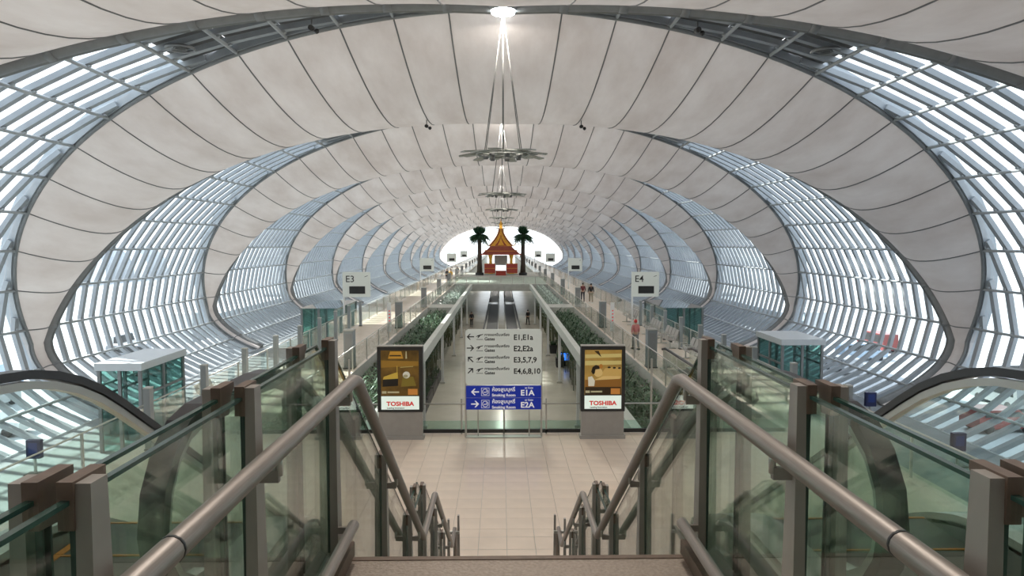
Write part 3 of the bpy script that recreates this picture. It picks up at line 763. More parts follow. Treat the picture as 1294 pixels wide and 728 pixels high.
# ------------------------------------------------ cameras and speaker rings on the first trusses
def cctv(p, label):
    r = empty('security_camera', p, label=label, cat='camera', group='small cameras hung from the arches')
    MB().tube([(0, 0, 0), (0, 0, 0.35)], 0.03, 5).build('bracket', 'steel_dark', r)
    MB().tube([(0, -0.2, -0.05), (0, 0.2, 0.0)], 0.11, 8).build('body', 'dark', r)
    MB().lathe(0.2, 0, [(0.02, -0.25), (0.09, -0.2), (0.11, -0.12), (0.06, -0.05)], 8).build('dome', 'dark', r)
for k_, t_, s_, lab in ((-1, 0.28, -1, 'small dark camera hung from the first arch, left of the lamp'), (-1, 0.28, 1, 'small dark camera hung from the first arch, right of the lamp')):
    q = rib(s_, t_, yfar(k_, t_)+0.6, -0.35); cctv((q[0], q[1], q[2]-0.3), lab)
for k_, t_, s_, lab in ((0, 0.17, -1, 'tiny camera under the second arch, left of the chandelier'), (0, 0.17, 1, 'tiny camera under the second arch, right of the chandelier')):
    q = fabric_pt(k_, s_, t_, 0.05); cctv((q[0], q[1], q[2]-0.35), lab)
for s_, lab in ((-1, 'dark round ventilation ring between the first two arches, left of the lamp'), (1, 'dark round ventilation ring between the first two arches, right of the lamp')):
    q = rib(s_, 0.50, (yfar(-1, .5)+ynear(0, .5))/2, 0.0)
    r = empty('ventilation_ring', (q[0], q[1], q[2]), label=lab, cat='vent')
    MB().tube([(0.55*math.cos(2*PI*i/16), 0.55*math.sin(2*PI*i/16), 0) for i in range(17)], 0.07, 5, False).build('ring', 'steel', r)
    MB().tube([(0.25*math.cos(2*PI*i/12), 0.25*math.sin(2*PI*i/12), 0) for i in range(13)], 0.05, 5, False).build('inner_ring', 'steel_dark', r)
    MB().box(-0.55, 0.55, -0.03, 0.03, -0.03, 0.03).build('bar', 'steel_dark', r)

# ================================================================== PAVILION AND PALMS ON THE BRIDGE
PY = 116.0
pv = empty('thai_pavilion', (0, PY, 0), label='red and gold temple pavilion with tiered pointed roof on the bridge', cat='pavilion')
MB().box(-2.9, 2.9, -2.2, 2.2, 0, 0.25).build('base', 'slab', pv)
for x in (-1.75, 1.75):
    for y in (-1.6, 1.6):
        MB().box(x-0.42, x+0.42, y-0.42, y+0.42, 0.25, 0.5).build('plinth', 'gold', pv)
        c = MB(); c.taper(x, y, 0.5, 3.1, 0.5, 0.5, 0.42, 0.42); c.build('column', 'gold', pv)
        MB().taper(x, y, 2.7, 3.5, 0.42, 0.42, 0.85, 0.8).build('capital', 'gold', pv)
for x in (-1.85, 1.85):
    b = MB().box(x-0.95, x+0.95, -2.35, -2.1, 0.35, 2.0).build('parapet', 'red', pv)
    for z in (0.35, 1.15, 1.95): MB().box(x-0.97, x+0.97, -2.38, -2.36, z, z+0.06).build('gold_band', 'gold', b)
    MB().box(x-1.0, x-0.92, -2.4, -2.3, 0.25, 2.1).build('newel', 'white_metal', pv); MB().box(x+0.92, x+1.0, -2.4, -2.3, 0.25, 2.1).build('newel', 'white_metal', pv)
for q in range(4): MB().box(-0.85, 0.85, -2.6+q*0.2, -2.4+q*0.2, 0, 0.2+q*0.2).build('step', 'red', pv)
MB().box(-1.1, 1.1, 1.7, 1.8, 1.6, 3.3).build('back_panel', 'wall', pv)
def roof(w, d, z0, z1, wt, dt, m, name='roof_tier'):
    mb = MB(); n = 6; vs_ = []; fs_ = []
    for i in range(n+1):
        u = i/n; ww = w+(wt-w)*(u**0.7); dd = d+(dt-d)*(u**0.7); z = z0+(z1-z0)*u
        vs_ += [(-ww, -dd, z), (ww, -dd, z), (ww, dd, z), (-ww, dd, z)]
    for i in range(n):
        for j in range(4): fs_.append((i*4+j, i*4+(j+1)%4, (i+1)*4+(j+1)%4, (i+1)*4+j))
    fs_ += [(3,2,1,0), (n*4, n*4+1, n*4+2, n*4+3)]
    return mb.add(vs_, fs_).build(name, m, pv)
e0 = roof(3.35, 2.7, 3.55, 4.05, 2.7, 2.2, 'redroof'); MB().box(-3.4, 3.4, -2.75, 2.75, 3.45, 3.58).build('eaves_board', 'red', e0)
e1 = roof(2.75, 2.2, 4.05, 4.95, 1.75, 1.5, 'redroof'); MB().box(-2.3, 2.3, -2.2, 2.2, 4.0, 4.1).build('eaves_board', 'gold', e1)
# steep gable with curved bargeboards
def gab(u): return 1.75*(1-u)**1.7+0.12
gp = [(gab(i/10), 4.9+2.9*i/10) for i in range(11)]
MB().prism(gp + [(-x, z) for x, z in reversed(gp)], 'y', -1.55, 1.5).build('gable', 'gold', pv)
MB().prism([(x*0.55, 4.95+(z-4.9)*0.6) for x, z in gp] + [(-x*0.55, 4.95+(z-4.9)*0.6) for x, z in reversed(gp)], 'y', -1.60, -1.54).build('gable_panel', 'red', pv)
MB().prism([(x*0.3, 5.05+(z-4.9)*0.5) for x, z in gp] + [(-x*0.3, 5.05+(z-4.9)*0.5) for x, z in reversed(gp)], 'y', -1.64, -1.59).build('gable_ornament', 'gold', pv)
for s in (-1, 1):
    MB().sweep([(s*(x+0.08), -1.68, z) for x, z in gp], (0, 1, 0), 0.09, 0.10).build('bargeboard', 'redroof', pv)
    MB().sweep([(s*(x+0.2), -1.72, z+0.03) for x, z in gp], (0, 1, 0), 0.05, 0.05).build('gold_edge', 'gold', pv)
    for x0, z0 in ((2.0, 4.95), (2.35, 4.1)):
        MB().tube([(s*x0, -1.75, z0), (s*(x0+0.3), -1.75, z0+0.12), (s*(x0+0.42), -1.75, z0+0.5)], [0.12, 0.09, 0.02], 6).build('horn_finial', 'gold', pv)
MB().taper(0, 0, 7.7, 8.5, 0.62, 0.62, 0.4, 0.4).build('tower', 'gold', pv)
MB().lathe(0, 0, [(0.3, 8.45), (0.36, 8.55), (0.2, 8.75), (0.14, 8.95), (0.05, 9.2), (0.015, 9.55)], 10).build('spire', 'gold', pv)
def palm(x, label, seed):
    rnd = random.Random(seed); r = empty('palm_tree', (x, PY-1.5, 0), label=label, cat='palm tree')
    MB().tube([(0, 0, 0.3), (0.03, 0, 2), (0, 0.02, 4), (0.02, 0, 7.0)], [0.5, 0.40, 0.34, 0.32], 10).build('trunk', 'trunk', r)
    MB().prism(ell(0, 0, 0.7, 0.7, 12), 'z', 0, 0.45).build('planter', 'soil', r)
    for i in range(64):
        a = 2*PI*i*0.618+rnd.uniform(-.2, .2); top = i % 5 < 2
        el = rnd.uniform(0.75, 1.45) if top else rnd.uniform(-0.35, 0.55); L = rnd.uniform(1.2, 1.6) if top else rnd.uniform(1.3, 1.75)
        base = Vector((0, 0, 6.95 if top else 6.75)); d = Vector((math.cos(a)*math.cos(el), math.sin(a)*math.cos(el), math.sin(el)))
        sd = Vector((-math.sin(a), math.cos(a), 0)); mb = MB(); pts = []
        for q in range(6):
            u = q/5; pts.append(base + d*L*u + Vector((0, 0, -0.75*L*u*u*(0.35 if top else 0.8))))
        mb.tube(pts, 0.025, 4)
        for q in range(1, 6):
            p = pts[q]; w = 0.42*math.sin(PI*min(0.95, q/5.5))+0.08; dd = (pts[q]-pts[q-1]).normalized()*0.22
            for s_ in (-1, 1):
                mb.add([p-dd, p+dd*1.2+sd*s_*w+Vector((0, 0, -w*0.6)), p+dd*0.2+sd*s_*w*0.9+Vector((0, 0, -w*0.9))], [(0,1,2)])
                mb.add([p, p+dd*2.0+sd*s_*w*0.8+Vector((0, 0, -w*0.3)), p+dd*1.1+sd*s_*w+Vector((0, 0, -w*0.5))], [(0,1,2)])
        mb.build('frond', 'palm', r)
palm(-3.6, 'dark palm tree standing left of the pavilion', 3)
palm(3.7, 'dark palm tree standing right of the pavilion', 5)
railing('railing', -6.0, BY0+0.1, BY0+0.2, 1.5, 1.0, 'rail_glass', 'unused') if False else None
br = empty('glass_barrier', (0, BY0+0.1, 0), label='low glass barrier along the near edge of the pavilion bridge', cat='glass barrier')
for i in range(8):
    x = -6+i*1.5
    MB().box(x-0.03, x+0.03, -0.03, 0.03, 0, 1.0).build('post', 'alu', br)
    MB().box(x+0.05, x+1.45, -0.006, 0.006, 0.06, 0.95).build('glass_pane', 'rail_glass', br)
MB().tube([(-6, 0, 1.0), (6, 0, 1.0)], 0.03, 6).build('handrail', 'alu', br)

# ================================================================== GLASS HUTS, BENCHES, SMALL ITEMS
def hut(x0, x1, y0, y1, zt, label, rm='rubber_tile', rh=0.35):
    r = empty('glass_hut', ((x0+x1)/2, (y0+y1)/2, -4.6), label=label, cat='glass cabin')
    hx, hy, h = (x1-x0)/2, (y1-y0)/2, zt+4.6
    MB().box(-hx-.15, hx+.15, -hy-.15, hy+.15, h-rh, h).build('roof', rm, r)
    for sx in (-1, 0, 1):
        for sy in (-1, 0, 1):
            if sx or sy: MB().box(sx*hx-.07, sx*hx+.07, sy*hy-.07, sy*hy+.07, 0, h-rh).build('post', 'steel', r)
    for sy in (-1, 1):
        for a, b in ((-hx, 0), (0, hx)): MB().box(a+.08, b-.08, sy*hy-.01, sy*hy+.01, 0.1, h-rh-0.03).build('glass_pane', 'hut_glass', r)
    for sx in (-1, 1):
        for a, b in ((-hy, 0), (0, hy)): MB().box(sx*hx-.01, sx*hx+.01, a+.08, b-.08, 0.1, h-rh-0.03).build('glass_pane', 'hut_glass', r)
    for sx in (-1, 1): MB().box(sx*hx-.05, sx*hx+.05, -hy, hy, h*0.62, h*0.62+.12).build('transom', 'steel', r)
hut(-18.9, -17.0, 32.0, 36.3, -0.3, 'glazed cabin with flat grey roof beside the left facade')
hut(-13.6, -11.3, 46.5, 53.0, 0.9, 'teal glass enclosure rising past the left walkway below the E3 sign', 'hut_glass', 0.03)
hut(11.3, 13.9, 46.5, 53.0, 0.9, 'teal glass enclosure rising past the right walkway below the E4 sign', 'hut_glass', 0.03)
hut(17.0, 19.4, 40.5, 44.3, -0.45, 'glazed cabin with flat grey roof beside the right facade')

def bench_proto(n=4):
    r = empty('bench', (0, 0, 0))
    for i in range(n):
        y = (i-(n-1)/2)*0.62
        MB().add([(-0.22, y-.27, 0.42), (0.22, y-.27, 0.45), (0.22, y+.27, 0.45), (-0.22, y+.27, 0.42), (-0.22, y-.27, 0.45), (0.22, y-.27, 0.48), (0.22, y+.27, 0.48), (-0.22, y+.27, 0.45)],
                 [(0,3,2,1),(4,5,6,7),(0,1,5,4),(1,2,6,5),(2,3,7,6),(3,0,4,7)]).build('seat', 'bench', r)
        MB().add([(-0.24, y-.27, 0.45), (-0.20, y-.27, 0.45), (-0.38, y-.25, 0.95), (-0.42, y-.25, 0.95), (-0.24, y+.27, 0.45), (-0.20, y+.27, 0.45), (-0.38, y+.25, 0.95), (-0.42, y+.25, 0.95)],
                 [(0,1,2,3),(7,6,5,4),(0,4,5,1),(1,5,6,2),(2,6,7,3),(3,7,4,0)]).build('backrest', 'bench', r)
    for i in range(n+1):
        y = (i-n/2)*0.62
        MB().tube([(-0.2, y, 0.45), (-0.15, y, 0.68), (0.18, y, 0.68), (0.2, y, 0.46)], 0.02, 5).build('armrest', 'alu', r)
    MB().box(-0.04, 0.04, -n*.31, n*.31, 0.36, 0.42).build('beam', 'dark', r)
    for y in (-n*.31+.3, n*.31-.3):
        MB().box(-0.03, 0.03, y-.03, y+.03, 0.04, 0.38).build('leg', 'alu', r); MB().box(-0.3, 0.3, y-.04, y+.04, 0, 0.04).build('foot', 'alu', r)
    return r
b0 = bench_proto(); tag(b0, None, 'bench', 'perforated metal benches behind the walkway railings')
lb = [(8.55, 26.5, 'right'), (8.55, 30.2, 'right'), (8.55, 35.0, 'right'), (8.55, 38.6, 'right'), (8.55, 45, 'right'), (-19.0, 39.5, 'left'), (-19.0, 44, 'left'), (-15.5, 42, 'left'), (-15.5, 47, 'left')]
cn = {'left': 0, 'right': 0}
for i, (x, y, sd) in enumerate(lb):
    lab = ('grey metal bench against the right walkway railing, %s to the stairs' if sd == 'right' else 'grey metal bench down in the left gate lounge, %s to the stairs') % ORD[cn[sd]]; cn[sd] += 1
    if i == 0: b0.location = (x, y, 0 if x > 0 else -4.6); b0.rotation_euler.z = PI; b0['label'] = lab
    else: dup(b0, (x, y, 0 if x > 0 else -4.6), rz=PI if x > 0 else 0, label=lab)
for i, (x, y, lab) in enumerate([(-20.0, 29.0, 'dark blue box sign on a stand in the left gate lounge'), (20.3, 29.4, 'dark blue box sign on a stand in the right gate lounge, nearest to the stairs'), (20.9, 37.7, 'dark blue box sign on a stand in the right gate lounge, second from the stairs')]):
    r = empty('box_sign', (x, y, -4.6), label=lab, cat='sign', group='blue box signs in the gate lounges'); r.scale = (1.45, 1.3, 1.6)
    MB().box(-0.25, 0.25, -0.18, 0.18, 0, 0.04).build('foot', 'dark', r); MB().box(-0.03, 0.03, -0.03, 0.03, 0.04, 0.5).build('stand', 'alu', r)
    MB().box(-0.2, 0.2, -0.09, 0.09, 0.45, 0.95).build('box', simple('navy_box', (0.012,0.016,0.07), 0.4), r); MB().box(-0.13, 0.13, -0.096, -0.09, 0.6, 0.88).build('face', simple('screen_dim', (0.012, 0.03, 0.16), 0.3), r)

# ================================================================== FOREGROUND: LANDING, STAIRS, BALUSTRADES
CX = 0.085
ZL = CAMZ-1.553        # landing 3.75
YE = 3.28              # landing edge
n1, n2 = 12, 10        # risers
R1 = ZL*12/22/n1
ZM = ZL - R1*n1        # middle landing
F1 = 2.75
T1 = F1/(n1-1)
YM0 = YE+F1; YM1 = YM0+1.08
F2 = 2.45
T2 = F2/(n2-1); YB = YM1+F2
SW = 0.875
st = empty('staircase', (CX, YE, 0), label='central staircase descending from the landing to the beige floor', cat='staircase')
MB().box(-SW, SW, -2.2, 0.0, ZL-0.06, ZL).build('landing_plate', 'plate', st)
MB().box(-SW, SW, -0.025, 0.012, ZL-0.10, ZL+0.004).build('nosing', 'bracket', st)
lf_ = MB().box(CX-2.9, CX+2.9, YE-6.2, YE-0.02, ZL-0.6, ZL-0.062).build('floor', 'slab'); lf_['kind'] = 'structure'
for i in range(n1-1):
    z = ZL-R1*(i+1); y = T1*i
    t = MB().box(-SW, SW, y-0.02, y+T1, z-0.05, z).build('tread', 'plate', st)
    MB().box(-SW, SW, y+T1-0.03, y+T1+0.004, z-0.055, z+0.003).build('nosing', 'bracket', t)
    MB().box(-SW, SW, y-0.01, y+0.01, z, z+R1-0.05).build('riser', 'slab', st)
MB().box(-SW-.1, SW+.1, F1, F1+1.08, ZM-0.2, ZM).build('middle_landing', 'plate', st)
for i in range(n2-1):
    z = ZM-R1*(i+1); y = F1+1.08+T2*i
    t = MB().box(-SW, SW, y-0.02, y+T2, z-0.05, z).build('tread', 'plate', st)
    MB().box(-SW, SW, y+T2-0.03, y+T2+0.004, z-0.055, z+0.003).build('nosing', 'bracket', t)
    MB().box(-SW, SW, y-0.01, y+0.01, z, z+R1-0.05).build('riser', 'slab', st)
for s in (-1, 1):
    poly = [(0, ZL-0.0), (F1, ZM), (F1+1.08, ZM), (F1+F2+1.08, 0.05), (F1+F2+1.08, 0), (F1+F2+.7, 0), (F1+1.0, ZM-0.32), (F1-.05, ZM-0.32), (0, ZL-0.35)]
    MB().prism(poly, 'x', s*SW-0.02+s*0.02, s*SW+0.02+s*0.02).build('stringer', 'steel', st)

def floor_z(y):
    if y <= YE: return ZL
    if y <= YM0: return ZL-(y-YE)*(ZL-ZM)/(YM0-YE)
    if y <= YM1: return ZM
    if y <= YB: return ZM-(y-YM1)*ZM/(YB-YM1)
    return 0.0

def post_at(r, x, y, s, base, h=1.1, clamp=True, taper=0.0):
    """tapered flat post at x; glass sits on its outer side (s)"""
    z0 = floor_z(y) + base; z1 = floor_z(y)+h
    p = MB().taper(x, y, z0, z1-0.005, 0.046, 0.12, 0.030, 0.055).build('post', 'post', r)
    mb = MB()
    a, b = sorted((x+s*0.015, x+s*0.046))
    mb.prism([(y-0.035, z1-0.095), (y-0.035, z1), (y+0.075, z1), (y+0.075, z1-0.02), (y+0.05, z1-0.04), (y+0.03, z1-0.10)], 'x', a, b)
    mb.build('clamp', 'bracket', p)
    return p
def glass_panel(r, x, y0, y1, h0=0.06, h1=1.06, m='rail_glass'):
    g = 0.012; y0 += g; y1 -= g; ysm = [y0]+[q for q in (YE, YM0, YM1, YB) if y0 < q < y1]+[y1]
    top = [(q, floor_z(q)+h1) for q in ysm]; bot = [(q, floor_z(q)+h0) for q in reversed(ysm)]
    p = MB().prism(top+bot, 'x', x-0.006, x+0.006).build('glass_pane', m, r)
    e = MB()
    for a, b in zip(top[:-1], top[1:]): e.sweep([(x, a[0], a[1]), (x, b[0], b[1])], (1, 0, 0), 0.008, 0.005)
    for q in (y0, y1): e.box(x-0.007, x+0.007, q-0.003, q+0.003, floor_z(q)+h0, floor_z(q)+h1)
    e.build('glass_edge', 'glass_edge', p)

for s, sd in ((-1, 'left'), (1, 'right')):
    xp = CX + s*0.885; xg = xp + s*0.030; xr = CX + s*0.806
    r = empty('glass_balustrade', (0, 0, 0), label='%s glass balustrade of the central stairs with thick bronze handrail' % sd, cat='balustrade')
    py = [0.45, 1.315, 2.18, 3.23, 4.6, 5.85, 6.95, 8.15, 9.3]
    for y in py:
        pb = -0.3 if y > 3.3 else (-1.15 if y > 3.0 else -0.1)
        p = post_at(r, xp, y, s, pb)
        # arm that carries the handrail
        rz_ = floor_z(y-0.1)+0.885; hz = rz_-0.085
        MB().box(min(xp, xr), max(xp, xr), y-0.012, y+0.012, hz-0.02, hz+0.02).build('arm', 'post', p)
        MB().tube([(xr, y, hz), (xr, y, rz_)], 0.012, 6).build('arm_pin', 'alu', p)
    for a, b in zip(py[:-1], py[1:]): glass_panel(r, xg, a, b)
    glass_panel(r, xg, -0.6, py[0])
    # handrail: landing, flight one, middle landing, flight two
    H = 0.885
    def hp(y): return (xr, y, floor_z(y)+H)
    pts = [(xr, -0.8, ZL+H), (xr, YE+0.02, ZL+H), (xr, YE+0.10, ZL+H-0.02), (xr, YM0+0.10, ZM+H+0.01), (xr, YM0+0.2, ZM+H), (xr, YM1+0.1, ZM+H), (xr, YM1+0.17, ZM+H-0.02), (xr, YB+0.15, H), (xr, YB+0.75, H), (xr, YB+0.85, H-0.08), (xr, YB+0.85, 0.25)]
    hr = MB().tube(pts, 0.031, 14).build('handrail', 'pipe', r)
    for y in (1.46, 0.1): MB().tube([(xr, y-0.004, ZL+H), (xr, y+0.004, ZL+H)], 0.0325, 14).build('joint_ring', 'dark', hr)
    # low kick rail on the landing
    k = MB().tube([(xr+s*0.0, -0.8, ZL+0.18), (xr, YE-0.02, ZL+0.18)], 0.026, 12).build('kick_rail', 'pipe', r)
    for y in (0.6, 2.0, 3.2): MB().box(min(xp, xr), max(xp, xr), y-0.01, y+0.01, ZL+0.165, ZL+0.195).build('arm', 'post', r)
    MB().box(xr-0.04+s*0.05, xr+0.04+s*0.05, -0.8, YE+0.04, ZL, ZL+0.07).build('kerb', 'bracket', r)
    # cross bar and two end posts at the foot
    for dx, dy in ((0.02, 0.55), (-0.12, 0.7)):
        MB().taper(xp-s*0.02+s*dx*1.0, YB+dy, 0, 1.12, 0.05, 0.08, 0.03, 0.05).build('end_post', 'post', r)
    MB().box(min(xp-s*0.16, xp+s*0.2), max(xp-s*0.16, xp+s*0.2), YB+0.6, YB+0.64, 0.86, 0.9).build('cross_bar', 'alu', r)

    # outer balustrade between the stair landing and the escalator
    r2 = empty('glass_balustrade', (0, 0, 0), label='second glass balustrade beside the %s escalator, just outside the stair rail' % sd, cat='balustrade')
    xq = CX + s*1.012
    py2 = [0.49, 1.315, 2.16, 3.0, 4.1, 5.5, 6.9, 8.2, 9.4]
    for y in py2: post_at(r2, xq, y, -s, -0.35 if y < 3.4 else -0.3)
    for a, b in zip(py2[:-1], py2[1:]): glass_panel(r2, xq-s*0.030, a, b)
    glass_panel(r2, xq-s*0.030, -0.6, py2[0])

# ================================================================== ESCALATORS
def escalator(s, sd):
    xi, xo = CX+s*1.235, CX+s*2.43; xc = (xi+xo)/2
    r = empty('escalator', (0, 0, 0), label='%s escalator descending beside the central stairs with black handrails' % sd, cat='escalator')
    SL = 0.66
    y0, y1 = 3.62, 3.62+ZL/SL
    def pz(y): return ZL if y < y0 else max(0.0, ZL-(y-y0)*SL)
    def sm(y, w=0.45):   # smoothed transition
        return sum(pz(y+w*(i-4)/4) for i in range(9))/9
    ya, yb = 2.55, y1+1.2
    H = 0.93; rr = 0.34
    def loop(off=0.0):
        pts = []
        for i in range(9):
            a = -PI/2 - PI*i/8; pts.append((ya+rr*math.cos(a)*(1-off/rr) , ZL+H-rr+(rr-off)*math.sin(a)))
        n = 40
        for i in range(1, n): y = ya+(yb-ya)*i/n; pts.append((y, sm(y)+H-off*1.2))
        for i in range(9):
            a = PI/2 - PI*i/8; pts.append((yb+(rr-off)*math.cos(a), H-rr+(rr-off)*math.sin(a)))
        return pts
    for x, nm in ((xi, 'inner'), (xo, 'outer')):
        hr = MB().sweep([(x, y, z) for y, z in loop()], (1, 0, 0), 0.042, 0.022).build('handrail', 'black', r)
        MB().sweep([(x, y, z) for y, z in loop(0.045)], (1, 0, 0), 0.028, 0.020).build('handrail_guide', 'alu', r)
        top = [(y, z) for y, z in loop(0.06)]
        low = [(q, sm(q)+0.16) for q in [yb-(yb-ya)*i/30 for i in range(31)]]
        # glass balustrade as strip quads
        mb = MB(); n = 60
        prev = None
        for i in range(n+1):
            y = ya-rr*0.8+(yb-ya+1.6*rr)*i/n
            if y < ya: dz = math.sqrt(max(0.0, (rr-.06)**2-(ya-y)**2)); zt, zb = ZL+H-rr+dz, ZL+H-rr-dz
            elif y > yb: dz = math.sqrt(max(0.0, (rr-.06)**2-(y-yb)**2)); zt, zb = H-rr+dz, H-rr-dz
            else: zt, zb = sm(y)+H-0.06, sm(y)+0.14
            cur = [(x-.006, y, zb), (x-.006, y, zt), (x+.006, y, zt), (x+.006, y, zb)]
            if prev: mb.add(prev+cur, [(0,1,5,4), (1,2,6,5), (2,3,7,6), (3,0,4,7)])
            prev = cur
        mb.build('balustrade_glass', 'rail_glass', r)
        # deck and skirt
        ins = s if x == xi else -s
        for w0, w1, h0, h1, nm2, m in ((-0.10, 0.10, 0.10, 0.16, 'deck', 'alu'), (0.06, 0.10, -0.25, 0.12, 'skirt', 'steel_dark')):
            prev = None; mb = MB()
            for i in range(51):
                y = ya-0.2+(yb-ya+0.4)*i/50; z = sm(y)
                a, b = sorted((x+ins*w0, x+ins*w1)); cur = [(a, y, z+h0), (a, y, z+h1), (b, y, z+h1), (b, y, z+h0)]
                if prev: mb.add(prev+cur, [(0,1,5,4), (1,2,6,5), (2,3,7,6), (3,0,4,7)])
                prev = cur
            mb.build(nm2, m, r)
        # cladding of the truss
        prev = None; mb = MB()
        for i in range(51):
            y = ya-0.4+(yb-ya+0.8)*i/50; z = sm(y)
            a, b = sorted((x-ins*0.12, x-ins*0.08)); zb = max(0.0, z-0.95) ; cur = [(a, y, zb), (a, y, z+0.12), (b, y, z+0.12), (b, y, zb)]
            if prev: mb.add(prev+cur, [(0,1,5,4), (1,2,6,5), (2,3,7,6), (3,0,4,7)])
            prev = cur
        mb.build('cladding', 'alu', r)
    a, b = sorted((xi+s*0.1, xo-s*0.1))
    MB().box(a, b, ya-0.9, 2.95, ZL-0.06, ZL+0.0).build('comb_plate', 'alu', r)
    MB().box(a, b, y1+0.6, yb+0.9, 0.0, 0.03).build('comb_plate', 'alu', r)
    y = 2.95; i = 0
    while y < y1+0.6:
        z = pz(round((y-y0)/0.4)*0.4+y0) if y > y0-0.2 else ZL
        z = pz(y+0.2)
        t = MB().box(a+.01, b-.01, y, y+0.395, z-0.26, z-0.004).build('step', 'step', r)
        MB().box(a+.01, b-.01, y+0.38, y+0.395, z-0.004, z+0.001).build('yellow_line', 'yellow', t)
        MB().box(a+.01, a+.05, y, y+0.395, z-0.004, z+0.002).build('yellow_line', 'yellow', t)
        y += 0.4; i += 1
    # underside
    prev = None; mb = MB()
    for i in range(51):
        yy = ya-0.4+(yb-ya+0.8)*i/50; z = sm(yy); zb = max(0.01, z-0.95); cur = [(a-.15, yy, zb), (b+.15, yy, zb)]
        if prev: mb.add(prev+cur, [(0,1,3,2)])
        prev = cur
    mb.build('underside', 'alu', r)
escalator(-1, 'left'); escalator(1, 'right')

# ------------------------------------------------ side ramps of dark moving walkway beyond the right totem
for s, sd in ((1, 'right'),):
    r = empty('moving_walkway', (7.3, 20.6, 0), label='moving walkway with dark handrails starting beside the right totem', cat='moving walkway')
    MB().box(-0.45, 0.45, 0, 7.5, 0.0, 0.04).build('belt', 'dark', r)
    for q in (-1, 1):
        MB().box(q*0.55-0.08, q*0.55+0.08, -0.3, 7.6, 0, 0.12).build('skirt', 'alu', r)
        MB().box(q*0.55-0.008, q*0.55+0.008, 0.1, 7.4, 0.12, 0.92).build('balustrade_glass', 'rail_glass', r)
        MB().tube([(q*0.55, 0.3, 0.25), (q*0.55, -0.15, 0.55), (q*0.55, 0.05, 0.92), (q*0.55, 0.5, 1.0), (q*0.55, 7, 1.0), (q*0.55, 7.5, 0.9)], 0.055, 8).build('handrail', 'black', r)

